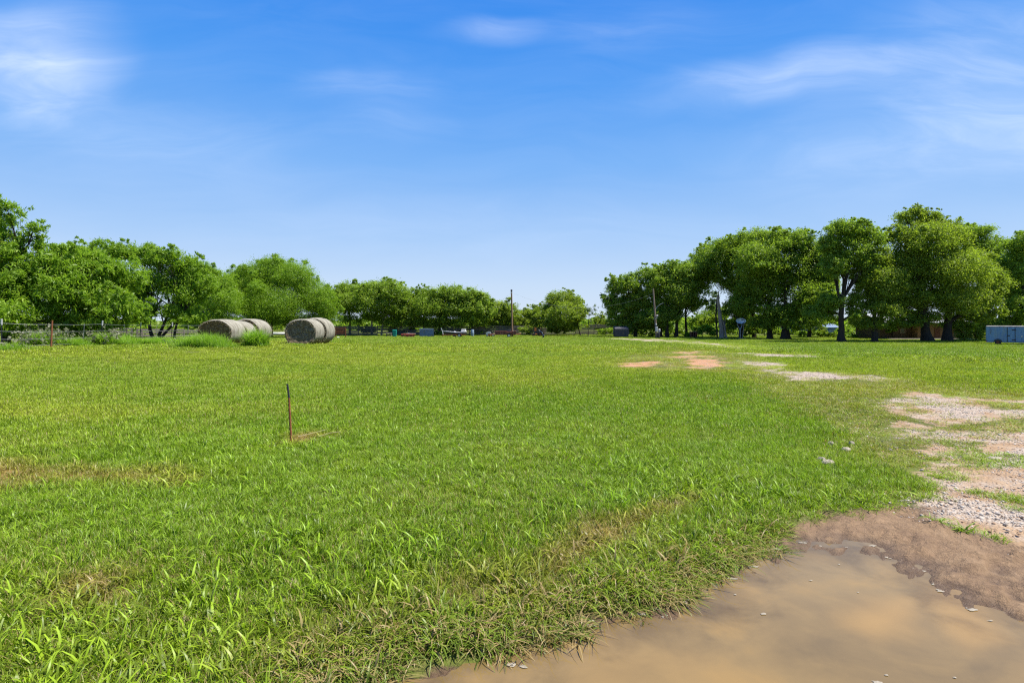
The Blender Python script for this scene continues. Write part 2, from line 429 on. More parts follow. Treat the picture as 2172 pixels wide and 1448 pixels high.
def water_mat():
    m, t = new_mat('muddy_water')
    geo = t.n('ShaderNodeTexCoord').outputs['Object']
    dep = t.n('ShaderNodeAttribute', attribute_name='depth').outputs['Fac']
    silt = t.n('ShaderNodeAttribute', attribute_name='silt').outputs['Fac']
    n1 = t.noise(geo, 1.3, 4, 0.55, 0.8)
    n2 = t.noise(geo, 3.6, 5, 0.6, 0.4)
    col = t.ramp(t.math('ADD', t.math('MULTIPLY', n1, 0.65), t.math('MULTIPLY', n2, 0.35)),
                 [(0.33, (0.130, 0.090, 0.039)), (0.52, (0.178, 0.120, 0.048)), (0.70, (0.225, 0.142, 0.048))])
    col = t.mix(silt, col, (0.27, 0.165, 0.055))
    bp = t.n('ShaderNodeBump', {'Strength': 0.04, 'Distance': 0.01, 'Height': t.noise(geo, 7.0, 3, 0.5)})
    b = t.n('ShaderNodeBsdfPrincipled', {'Base Color': col, 'Roughness': 0.045, 'IOR': 1.33, 'Normal': bp.outputs[0], 'Specular IOR Level': 0.5})
    cl_ = t.n('ShaderNodeBsdfTransparent', {'Color': (0.93, 0.86, 0.74, 1)})
    gl = t.n('ShaderNodeBsdfGlossy', {'Roughness': 0.04, 'Normal': bp.outputs[0]})
    fr = t.n('ShaderNodeFresnel', {'IOR': 1.33, 'Normal': bp.outputs[0]})
    clear = t.n('ShaderNodeMixShader', {0: fr.outputs[0], 1: cl_.outputs[0], 2: gl.outputs[0]})
    opac = t.math('ADD', dep, t.math('MULTIPLY', t.math('SUBTRACT', n2, 0.5), 0.7))
    mx = t.n('ShaderNodeMixShader', {0: t.smooth(opac, -0.55, 0.32, 0.0, 1.0), 1: clear.outputs[0], 2: b.outputs[0]})
    t.n('ShaderNodeOutputMaterial', {0: mx.outputs[0]})
    return m


M['water'] = water_mat()


def grass_mat():
    m, t = new_mat('grass_blade')
    g = t.n('ShaderNodeAttribute', attribute_name='gcol', attribute_type='INSTANCER').outputs['Color']
    gd = t.n('ShaderNodeAttribute', attribute_name='gdry', attribute_type='INSTANCER').outputs['Fac']
    a = t.n('ShaderNodeAttribute', attribute_name='tint').outputs['Fac']
    val = t.smooth(a, 0.0, 1.0, 0.44, 1.48)
    col = t.n('ShaderNodeVectorMath', {0: g, 3: val}, operation='SCALE').outputs[0]
    col = t.mix(t.smooth(t.math('ADD', a, gd), 0.93, 1.02), col, (0.32, 0.24, 0.10))
    d = t.n('ShaderNodeBsdfDiffuse', {'Color': col})
    tcol = t.mix(1.0, col, (1.2, 1.3, 0.6), 'MULTIPLY')
    tr = t.n('ShaderNodeBsdfTranslucent', {'Color': tcol})
    mx = t.n('ShaderNodeMixShader', {0: 0.33, 1: d.outputs[0], 2: tr.outputs[0]})
    gl = t.n('ShaderNodeBsdfGlossy', {'Color': (1, 1, 1, 1), 'Roughness': 0.45})
    mx2 = t.n('ShaderNodeMixShader', {0: 0.018, 1: mx.outputs[0], 2: gl.outputs[0]})
    t.n('ShaderNodeOutputMaterial', {0: mx2.outputs[0]})
    return m


M['grass'] = grass_mat()


# ------------------------------------------------------------------ mesh helpers
def mesh_from(name, verts, faces_idx, face_len, mat=None, smooth=False, fattr=None):
    me = bpy.data.meshes.new(name)
    verts = np.asarray(verts, np.float32)
    me.vertices.add(len(verts))
    me.vertices.foreach_set('co', verts.ravel())
    fi = np.asarray(faces_idx, np.int32).ravel()
    fl = np.asarray(face_len, np.int32)
    me.loops.add(len(fi))
    me.loops.foreach_set('vertex_index', fi)
    me.polygons.add(len(fl))
    me.polygons.foreach_set('loop_start', np.concatenate([[0], np.cumsum(fl)[:-1]]).astype(np.int32))
    if smooth:
        me.polygons.foreach_set('use_smooth', np.ones(len(fl), bool))
    for k, vv in (fattr or {}).items():
        a = me.attributes.new(k, 'FLOAT', 'FACE')
        a.data.foreach_set('value', np.asarray(vv, np.float32))
    me.update(calc_edges=True)
    me.validate()
    if mat:
        me.materials.append(mat)
    return me


def link(name, me, parent=None):
    o = bpy.data.objects.new(name, me)
    COL.objects.link(o)
    if parent:
        o.parent = parent
    return o


def tag(o, label=None, cat=None, group=None, kind=None):
    if label: o['label'] = label
    if cat: o['category'] = cat
    if group: o['group'] = group
    if kind: o['kind'] = kind
    return o


def thing(name, label, cat, loc, rz=0.0, group=None):
    o = bpy.data.objects.new(name, None)
    o.empty_display_size = 0.2
    o.location = loc
    o.rotation_euler = (0, 0, rz)
    COL.objects.link(o)
    return tag(o, label, cat, group)


class MB:
    """collects boxes, tubes and lathes; build() links ONE mesh object"""
    def __init__(self):
        self.v, self.f, self.sm = [], [], []

    def add(self, vs, fs, smooth=False):
        b = len(self.v)
        self.v.extend([tuple(p) for p in vs])
        self.f.extend([tuple(i + b for i in f) for f in fs])
        self.sm.extend([smooth] * len(fs))
        return self

    def box(self, c, s, rot=(0, 0, 0), bev=0.0):
        hx, hy, hz = s[0] / 2, s[1] / 2, s[2] / 2
        m = Matrix.LocRotScale(Vector(c), __import__('mathutils').Euler(rot), None)
        if bev <= 0:
            vs = [m @ Vector((x * hx, y * hy, z * hz)) for x in (-1, 1) for y in (-1, 1) for z in (-1, 1)]
            return self.add(vs, [(0, 1, 3, 2), (4, 6, 7, 5), (0, 4, 5, 1), (2, 3, 7, 6), (0, 2, 6, 4), (1, 5, 7, 3)])
        # chamfered box: 24 verts
        b = min(bev, hx * .9, hy * .9, hz * .9)
        vs, idx = [], {}
        for x in (-1, 1):
            for y in (-1, 1):
                for z in (-1, 1):
                    for ax in range(3):
                        p = [x * (hx - b), y * (hy - b), z * (hz - b)]
                        p[ax] = (x * hx, y * hy, z * hz)[ax]
                        idx[(x, y, z, ax)] = len(vs)
                        vs.append(m @ Vector(p))
        fs = []
        for ax in range(3):
            o1, o2 = [a for a in range(3) if a != ax]
            for sgn in (-1, 1):
                q = []
                for a, b2 in ((-1, -1), (1, -1), (1, 1), (-1, 1)):
                    k = [0, 0, 0]; k[ax] = sgn; k[o1] = a; k[o2] = b2
                    q.append(idx[(*k, ax)])
                fs.append(tuple(q))
            for a in (-1, 1):
                for b2 in (-1, 1):
                    k0 = [0, 0, 0]; k1 = [0, 0, 0]
                    k0[ax], k1[ax] = -1, 1
                    k0[o1] = k1[o1] = a; k0[o2] = k1[o2] = b2
                    fs.append((idx[(*k0, o1)], idx[(*k1, o1)], idx[(*k1, o2)], idx[(*k0, o2)]))
        for x in (-1, 1):
            for y in (-1, 1):
                for z in (-1, 1):
                    fs.append(tuple(idx[(x, y, z, a)] for a in range(3)))
        return self.add(vs, fs)

    def tube(self, pts, radii, n=8, caps=True, smooth=True, wob=0.0):
        pts = [Vector(p) for p in pts]
        if not hasattr(radii, '__len__'):
            radii = [radii] * len(pts)
        vs, fs = [], []
        prev = None
        for i, p in enumerate(pts):
            t = (pts[min(i + 1, len(pts) - 1)] - pts[max(i - 1, 0)]).normalized()
            if prev is None:
                a = Vector((1, 0, 0)) if abs(t.x) < 0.8 else Vector((0, 1, 0))
            else:
                a = prev
            a = (a - t * a.dot(t)).normalized()
            prev = a
            b = t.cross(a)
            for k in range(n):
                an = 2 * math.pi * k / n
                r = radii[i] * (1 + (random.uniform(-wob, wob) if wob else 0))
                vs.append(p + a * (math.cos(an) * r) + b * (math.sin(an) * r))
        for i in range(len(pts) - 1):
            for k in range(n):
                fs.append((i * n + k, i * n + (k + 1) % n, (i + 1) * n + (k + 1) % n, (i + 1) * n + k))
        self.add(vs, fs, smooth)
        if caps:
            self.add(vs[:n], [tuple(range(n))[::-1]])
            self.add(vs[-n:], [tuple(range(n))])
        return self

    def cyl(self, p0, p1, r, n=16, r1=None):
        return self.tube([p0, p1], [r, r if r1 is None else r1], n)

    def poly(self, outline, depth, axis='y', at0=0.0):
        """extrude an (x,z) outline along y"""
        n = len(outline)
        vs = [(x, at0, z) for x, z in outline] + [(x, at0 + depth, z) for x, z in outline]
        fs = [tuple(range(n)), tuple(range(2 * n - 1, n - 1, -1))] + [(i, i + n, (i + 1) % n + n, (i + 1) % n) for i in range(n)]
        return self.add(vs, fs)

    def build(self, name, mat, parent=None):
        me = mesh_from(name, self.v, [i for f in self.f for i in f], [len(f) for f in self.f], mat)
        if len(me.polygons) == len(self.sm):
            me.polygons.foreach_set('use_smooth', np.array(self.sm, bool))
        return link(name, me, parent)


# ------------------------------------------------------------------ ground sheet (polar grid, reaches the horizon)
def build_ground():
    a_f = np.linspace(R(-62), R(62), 620)
    a_b = np.linspace(R(62), R(298), 44)[1:-1]
    ang = np.concatenate([a_f, a_b])
    rad = np.geomspace(0.5, 6000, 560)
    A, RR = np.meshgrid(ang, rad, indexing='ij')
    x, y = (RR * np.sin(A)).ravel(), (RR * np.cos(A)).ravel()
    x = np.append(x, 0.0); y = np.append(y, 0.0)
    z = hfull(x, y)
    fields = dict(soil=field(SOIL, x, y, seed=3), gravel=field(GRAVEL, x, y, seed=4), mud=field(MUD, x, y, seed=5, amp=.6), dry=field(DRY, x, y, seed=6), red=field(SOIL[2:4], x, y, seed=3))
    na, nr = len(ang), len(rad)
    i, j = np.meshgrid(np.arange(na), np.arange(nr - 1), indexing='ij')
    i2 = (i + 1) % na
    q = np.stack([i * nr + j, i * nr + j + 1, i2 * nr + j + 1, i2 * nr + j], -1).reshape(-1, 4)
    cen = len(x) - 1
    tri = np.stack([np.full(na, cen), np.arange(na) * nr, ((np.arange(na) + 1) % na) * nr], -1)
    fm = fields['mud'][q].mean(1); fg = np.maximum(fields['gravel'], fields['soil'])[q].mean(1)
    sel_m = fm > 0.5
    sel_g = (fg > 0.5) & ~sel_m
    P = np.stack([x, y, z], -1)
    for nm, mask, extra in (('ground', ~(sel_m | sel_g), tri), ('gravel_track', sel_g, None), ('mud_bank', sel_m, None)):
        qq = q[mask]
        used, inv = np.unique(np.concatenate([qq.ravel(), extra.ravel()]) if extra is not None else qq.ravel(), return_inverse=True)
        fl = np.full(len(qq), 4)
        if extra is not None:
            fl = np.concatenate([fl, np.full(len(extra), 3)])
        me = mesh_from(nm, P[used], inv, fl, M['ground'], True)
        for k, f in fields.items():
            at_ = me.attributes.new(k, 'FLOAT', 'POINT')
            at_.data.foreach_set('value', f[used].astype(np.float32))
        tag(link(nm, me), kind='structure')


build_ground()


def build_water():
    xs = np.arange(-3.0, 6.5, 0.05); ys = np.arange(0.3, 6.2, 0.05)
    X, Y = np.meshgrid(xs, ys, indexing='ij')
    x, y = X.ravel(), Y.ravel()
    s = sdist(PUDDLE, x, y)
    zb = hfull(x, y)
    dep = np.clip((WATER_Z - zb) / 0.10, 0, 1)
    sil = field([world_poly([(1985, 1225), (2030, 1235), (2075, 1290), (2120, 1340), (2060, 1370), (2000, 1320)]),
                 world_poly([(1800, 1270), (1920, 1262), (1960, 1330), (1860, 1345), (1760, 1310)])], x, y, wid=0.16, seed=40) * 0.75
    sil = np.maximum(sil, 0.35 * field([world_poly([(1150, 1400), (1400, 1330), (1500, 1400), (1300, 1600), (1000, 1600)])], x, y, wid=0.4, seed=41))
    bar = field([world_poly([(1945, 1225), (1990, 1235), (2000, 1290), (2010, 1325), (1985, 1320), (1950, 1280), (1925, 1240)])], x, y, wid=0.06, seed=42)
    shal = field([world_poly([(1700, 1400), (2000, 1350), (2172, 1330), (2600, 1400), (2500, 1800), (1700, 1800)])], x, y, wid=0.35, seed=43)
    dep = dep * (1 - 0.75 * bar) * (1 - 0.45 * shal)
    nx, ny = len(xs), len(ys)
    i, j = np.meshgrid(np.arange(nx - 1), np.arange(ny - 1), indexing='ij')
    q = np.stack([i * ny + j, (i + 1) * ny + j, (i + 1) * ny + j + 1, i * ny + j + 1], -1).reshape(-1, 4)
    q = q[(s[q] > -0.14).any(1)]
    used, inv = np.unique(q.ravel(), return_inverse=True)
    me = mesh_from('puddle', np.stack([x, y, np.full_like(x, WATER_Z)], -1)[used], inv, np.full(len(q), 4), M['water'], True)
    for k, f in (('depth', dep), ('silt', sil)):
        a = me.attributes.new(k, 'FLOAT', 'POINT')
        a.data.foreach_set('value', f[used].astype(np.float32))
    tag(link('puddle', me), kind='structure')


build_water()


# ------------------------------------------------------------------ grass, scattered (stuff)
def blades_mesh(name, n, hmin, hmax, wmin, wmax, spread, bend, lean, seed, mat, segs=3):
    r = np.random.default_rng(seed)
    V, Fi, Fl, T = [], [], [], []
    for b in range(n):
        h, wd = r.uniform(hmin, hmax), r.uniform(wmin, wmax)
        a0, rad = r.uniform(0, 2 * math.pi), spread * math.sqrt(r.uniform())
        p = np.array([math.cos(a0) * rad, math.sin(a0) * rad, -0.01])
        da = a0 + r.normal(0, 0.9)
        d = np.array([math.cos(da), math.sin(da), 0])
        th = abs(r.normal(lean, 0.25))
        face = da + math.pi / 2 + r.normal(0, 0.5)
        side = np.array([math.cos(face), math.sin(face), 0])
        base = len(V)
        step = h / segs
        for s in range(segs + 1):
            f = s / segs
            wv_ = wd * (1 - f ** 1.8) * (0.75 + 0.5 * min(1, f * 3)) * 0.5 + 0.0002
            V.append(p - side * wv_); V.append(p + side * wv_)
            p = p + (d * math.sin(th) + np.array([0, 0, math.cos(th)])) * step
            th += bend * r.uniform(0.4, 1.4) / segs
        tint = r.uniform() * (0.84 if wmax > 0.0115 and hmax > 0.15 else 1.0)
        for s in range(segs):
            k = base + 2 * s
            Fi += [k, k + 1, k + 3, k + 2]; Fl.append(4); T.append(tint)
    return mesh_from(name, V, Fi, Fl, mat, False, {'tint': T})


def scatter(obj_name, pts, rotz, tilt, scl, variant, protos, attrs=None, colattr=None, label=None, cat=None):
    """one object: points + geometry nodes instancing the prototype meshes"""
    pc = bpy.data.collections.new(obj_name + '_kinds')
    for k, me in enumerate(protos):
        pc.objects.link(bpy.data.objects.new('%s_kind_%02d' % (obj_name, k), me))
    me = bpy.data.meshes.new(obj_name)
    me.vertices.add(len(pts))
    me.vertices.foreach_set('co', np.asarray(pts, np.float32).ravel())
    def fa(nm, vals, tp='FLOAT'):
        a = me.attributes.new(nm, tp, 'POINT')
        if tp == 'FLOAT_VECTOR':
            a.data.foreach_set('vector', np.asarray(vals, np.float32).ravel())
        elif tp == 'FLOAT_COLOR':
            a.data.foreach_set('color', np.asarray(vals, np.float32).ravel())
        else:
            a.data.foreach_set('value', np.asarray(vals, np.int32 if tp == 'INT' else np.float32))
    rot = np.stack([tilt[:, 0], tilt[:, 1], rotz], -1)
    fa('irot', rot, 'FLOAT_VECTOR'); fa('iscl', scl, 'FLOAT_VECTOR'); fa('ivar', variant, 'INT')
    if colattr is not None:
        fa('gcol', np.concatenate([colattr, np.ones((len(pts), 1))], 1), 'FLOAT_COLOR')
    for k, vv in (attrs or {}).items():
        fa(k, vv)
    ob = link(obj_name, me)
    g = bpy.data.node_groups.new(obj_name + '_scatter', 'GeometryNodeTree')
    g.interface.new_socket('Geometry', in_out='INPUT', socket_type='NodeSocketGeometry')
    g.interface.new_socket('Geometry', in_out='OUTPUT', socket_type='NodeSocketGeometry')
    N = g.nodes.new
    gi, go = N('NodeGroupInput'), N('NodeGroupOutput')
    m2p = N('GeometryNodeMeshToPoints')
    iop = N('GeometryNodeInstanceOnPoints')
    ci = N('GeometryNodeCollectionInfo')
    ci.inputs['Collection'].default_value = pc
    ci.inputs['Separate Children'].default_value = True
    ci.inputs['Reset Children'].default_value = True
    def na(nm, tp):
        nd = N('GeometryNodeInputNamedAttribute'); nd.data_type = tp; nd.inputs[0].default_value = nm
        return nd.outputs[0]
    e2r = N('FunctionNodeEulerToRotation')
    L = g.links.new
    L(gi.outputs[0], m2p.inputs[0]); L(m2p.outputs[0], iop.inputs['Points'])
    L(ci.outputs[0], iop.inputs['Instance'])
    iop.inputs['Pick Instance'].default_value = True
    L(na('ivar', 'INT'), iop.inputs['Instance Index'])
    L(na('irot', 'FLOAT_VECTOR'), e2r.inputs[0]); L(e2r.outputs[0], iop.inputs['Rotation'])
    L(na('iscl', 'FLOAT_VECTOR'), iop.inputs['Scale'])
    L(iop.outputs[0], go.inputs[0])
    mod = ob.modifiers.new('scatter', 'NODES'); mod.node_group = g
    tag(ob, label, cat, kind='stuff')
    return ob


GM = M['grass']
protos = []
for k in range(4):   # 0-3 fine turf
    protos.append(blades_mesh('turf_%d' % k, 26, 0.03, 0.085, 0.0022, 0.0042, 0.055, 1.3, 0.45, 100 + k, GM))
for k in range(4):   # 4-7 broad blades
    protos.append(blades_mesh('broad_%d' % k, 11, 0.07, 0.175, 0.0065, 0.012, 0.05, 1.9, 0.50, 200 + k, GM, 4))
for k in range(4):   # 8-11 wide mid-distance clump
    protos.append(blades_mesh('clump_%d' % k, 42, 0.035, 0.09, 0.005, 0.009, 0.16, 1.2, 0.4, 300 + k, GM, 2))
for k in range(3):   # 12-14 far clump
    protos.append(blades_mesh('far_%d' % k, 60, 0.05, 0.11, 0.012, 0.022, 0.40, 1.0, 0.4, 400 + k, GM, 2))
for k in range(3):   # 15-17 lax edge tuft, long arched thin
    protos.append(blades_mesh('edge_%d' % k, 16, 0.08, 0.22, 0.0035, 0.007, 0.06, 2.4, 0.55, 500 + k, GM, 5))


def grass_points():
    bands = np.geomspace(0.7, 118, 64)
    XS, YS = [], []
    for a, b in zip(bands[:-1], bands[1:]):
        d = 0.5 * (a + b)
        half = R(100) if d < 10 else (R(78) if d < 24 else R(60))
        dens = min(1300.0, 1300.0 * (3.4 / d) ** 1.55) if d < 28 else 1300.0 * (3.4 / 28) ** 1.55 * (28 / d) ** 1.3
        dens = max(dens, 7.0)
        n = int(dens * half * (b * b - a * a))
        rr = np.sqrt(rng.uniform(a * a, b * b, n)); aa = rng.uniform(-half, half, n)
        XS.append(rr * np.sin(aa)); YS.append(rr * np.cos(aa))
    x, y = np.concatenate(XS), np.concatenate(YS)
    d = np.hypot(x, y)
    soil, grav, mud = field(SOIL, x, y, seed=3), field(GRAVEL, x, y, seed=4), field(MUD, x, y, seed=5, amp=.6)
    thatchy = field([world_poly([(620, 1395), (760, 1290), (960, 1235), (1180, 1190), (1300, 1120), (1400, 1090), (1330, 1200), (1150, 1290), (1000, 1350), (850, 1405)])], x, y, wid=0.30, seed=12)
    sparse, dry, lush = field(SPARSE, x, y, seed=8, wid=None), np.maximum(np.maximum(0.55 * field(DRY[:1], x, y, seed=6), field(DRY[1:], x, y, seed=6)), 0.24 * thatchy), field(LUSH, x, y, seed=9, wid=0.5 + d * 0.02)
    sp = np.full(x.shape, -9.0)
    nr = d < 9
    sp[nr] = sdist(PUDDLE, x[nr], y[nr])
    bare = np.maximum(np.maximum(soil, grav), mud * 1.0)
    tuft = fbm(x * 1.6, y * 1.6, 50, 4)
    islands = sstep(0.57, 0.66, fbm(x * 1.1, y * 1.1, 77, 4))
    brk = fbm(x * 3.1, y * 3.1, 78, 4) - 0.5
    keep = 1 - sstep(0.12, 0.80, bare + brk * 1.3 * (bare > 0.02) * (mud < .3)) * (1 - 0.9 * islands * (mud < 0.5))
    keep *= 1 - 0.62 * sparse * sstep(0.40, 0.60, 1 - tuft)
    keep *= 1 - 0.35 * dry
    keep *= 1 - 0.50 * thatchy
    keep *= 1 - 0.50 * (1 - sstep(3.2, 7.5, d)) * sstep(0.35, 0.6, fbm(x * 2.4, y * 2.4, 91, 3))
    keep *= 1 - sstep(-0.08, 0.05, sp + 0.55 * (fbm(x * 2.2, y * 2.2, 92, 3) - 0.5) + (tuft - 0.5) * 0.25) * (1 - 0.02)
    keep = np.where((sp > -0.4) & (sp < 0.1) & (x < 1.9), np.maximum(keep, 0.8 * (1 - sstep(-0.10, 0.06, sp + 0.5 * (fbm(x * 2.2, y * 2.2, 92, 3) - 0.5) + (tuft - 0.5) * 0.4))), keep)
    k = rng.uniform(size=x.shape) < keep
    x, y, d, sparse, dry, lush, sp, tuft, bare = (a[k] for a in (x, y, d, sparse, dry, lush, sp, tuft, bare))
    n = len(x)
    z = hfull(x, y)
    # kinds
    broad_zone = sstep(0.42, 0.62, fbm(x * 0.55, y * 0.55, 60, 4)) * (1 - sstep(4.5, 9.5, d + 0.35 * np.maximum(0, x) * 2))
    u_ = rng.uniform(size=n)
    var = rng.integers(0, 4, n)
    var = np.where(u_ < 0.42 * broad_zone + 0.15 * (1 - sstep(3.2, 5.5, d)) + 0.06 * (d < 9) * (x < 2), rng.integers(4, 8, n), var)
    pm = sstep(7, 14, d)
    var = np.where((rng.uniform(size=n) < pm), rng.integers(8, 12, n), var)
    pf = sstep(26, 46, d)
    var = np.where((rng.uniform(size=n) < pf), rng.integers(12, 15, n), var)
    edge = (sp > -0.30) & (d < 8)
    var = np.where(edge & (rng.uniform(size=n) < 0.45), rng.integers(15, 18, n), var)
    hs = 0.75 + 0.65 * fbm(x * 0.8, y * 0.8, 70, 4)
    hs *= np.where(d < 7, 1.0 + 0.28 * (1 - sstep(3, 6, d)) * (x < 1.5), 1.0)
    hs *= 1 - 0.45 * sparse
    hs *= 1 - 0.5 * sstep(0.02, 0.3, bare)
    hs *= 1 - 0.35 * dry
    hs *= 1 - 0.3 * sstep(18, 40, d)
    hs *= np.where(sp > -0.25, 0.8, 1.0)
    hs *= rng.uniform(0.75, 1.25, n)
    ws = rng.uniform(0.9, 1.2, n)
    scl = np.stack([ws, ws, hs], -1)
    # colour (albedo)
    c_lush, c_mid, c_yel = np.array([0.192, 0.312, 0.014]), np.array([0.250, 0.345, 0.018]), np.array([0.312, 0.385, 0.024])
    c_dry, c_wet = np.array([0.40, 0.235, 0.065]), np.array([0.13, 0.17, 0.035])
    big = fbm(x * 0.10 + 3, y * 0.22, 80, 4)
    midn = fbm(x * 0.45, y * 0.6, 81, 4)
    f_y = np.clip(sstep(0.40, 0.66, 0.55 * big + 0.45 * midn) * (0.35 + 0.65 * sstep(6, 16, d)) + 0.35 * sstep(9, 18, d) * (1 - sstep(34, 60, d)), 0, 1)
    f_y = np.clip(f_y - 0.8 * lush, 0, 1)
    right = sstep(20, 30, d) * sstep(2, 12, x)
    f_y = f_y * (1 - 0.25 * right)
    mow = 0.5 + 0.5 * np.sin((y + 0.12 * x + 1.5 * fbm(x * 0.05, y * 0.1, 83, 2)) * 2 * math.pi / 3.1)
    f_y = np.clip(f_y + (mow - 0.5) * 0.22 * sstep(9, 16, d), 0, 1)
    col = c_lush[None] * (1 - f_y[:, None]) + c_yel[None] * f_y[:, None]
    m2 = sstep(0.35, 0.7, fbm(x * 1.7, y * 1.7, 82, 3))[:, None]
    col = col * (1 - 0.4 * m2) + c_mid[None] * 0.4 * m2
    fd = np.clip(0.95 * dry * sstep(0.20, 0.50, tuft) + 0.35 * sparse * rng.uniform(size=n), 0, 1)[:, None]
    col = col * (1 - fd) + c_dry[None] * fd
    fw = (0.55 * sstep(-0.25, 0.05, sp))[:, None]
    col = col * (1 - fw) + c_wet[None] * fw
    col = col * rng.uniform(0.86, 1.14, n)[:, None]
    gdry = 0.05 + 0.06 * sstep(0.45, 0.7, midn) * (1 - sstep(14, 26, d)) + 0.28 * dry + 0.16 * sparse + 0.34 * sstep(-0.6, 0.0, sp) + 0.09 * (1 - sstep(3, 7, d))
    tilt = rng.normal(0, 0.13, (n, 2))
    scatter('grass', np.stack([x, y, z], -1), rng.uniform(0, 2 * math.pi, n), tilt, scl, var, protos, {'gdry': gdry}, col,
            'mown green grass covering the open field', 'grass')


grass_points()


# pebbles and crushed stone on the bare ground
def pebbles():
    ps = []
    pm, t = new_mat('crushed_stone')
    ga = t.n('ShaderNodeAttribute', attribute_name='gcol', attribute_type='INSTANCER').outputs['Color']
    bs = t.n('ShaderNodeBsdfPrincipled', {'Base Color': ga, 'Roughness': 0.9})
    t.n('ShaderNodeOutputMaterial', {0: bs.outputs[0]})
    ico = [(0, 0, 1), (.89, 0, .45), (.28, .85, .45), (-.72, .53, .45), (-.72, -.53, .45), (.28, -.85, .45), (.72, .53, -.45), (-.28, .85, -.45), (-.89, 0, -.45), (-.28, -.85, -.45), (.72, -.53, -.45), (0, 0, -1)]
    icf = [(0, 1, 2), (0, 2, 3), (0, 3, 4), (0, 4, 5), (0, 5, 1), (1, 6, 2), (2, 7, 3), (3, 8, 4), (4, 9, 5), (5, 10, 1), (6, 7, 2), (7, 8, 3), (8, 9, 4), (9, 10, 5), (10, 6, 1), (11, 7, 6), (11, 8, 7), (11, 9, 8), (11, 10, 9), (11, 6, 10)]
    for k in range(5):
        r = np.random.default_rng(600 + k)
        vv = np.array(ico) * r.uniform(0.7, 1.25, (12, 1)) * np.array([1, r.uniform(.6, .9), r.uniform(.35, .6)])
        ps.append(mesh_from('pebble_%d' % k, vv, np.array(icf), np.full(20, 3), pm))
    n = 260000
    d = 3.0 * (40.0 / 3.0) ** rng.uniform(0, 1, n); a = rng.uniform(R(2), R(50), n)
    x, y = d * np.sin(a), d * np.cos(a)
    soil, grav, mud = field(SOIL, x, y, seed=3), field(GRAVEL, x, y, seed=4), field(MUD, x, y, seed=5, amp=.6)
    sparse = field(SPARSE, x, y, seed=8)
    sp = sdist(PUDDLE, x, y)
    pb = sstep(0.40, 0.62, fbm(x * 1.7, y * 1.7, 90, 4))
    p = np.maximum(np.maximum(grav * 0.9, soil * 0.45 * pb), 0.10 * sparse) * (1 - 0.93 * mud) * (sp < -0.02)
    k = rng.uniform(size=n) < p
    x, y, d, grav = x[k], y[k], d[k], grav[k]
    n = len(x)
    s = np.exp(rng.normal(-4.95, 0.42, n)) * (0.8 + 0.02 * d)
    c = np.array([0.40, 0.345, 0.285])[None] * rng.uniform(0.8, 1.25, n)[:, None]
    rd = (rng.uniform(size=n) < (0.30 - 0.2 * grav))[:, None]
    c = np.where(rd, np.array([0.32, 0.20, 0.115])[None] * rng.uniform(.7, 1.1, n)[:, None], c)
    scatter('gravel', np.stack([x, y, hfull(x, y) + 0.25 * s], -1), rng.uniform(0, 6.28, n), rng.normal(0, 0.3, (n, 2)), np.stack([s, s, s], -1),
            rng.integers(0, 5, n), ps, None, c, 'loose pale crushed stone on the reddish bare track', 'gravel')


pebbles()

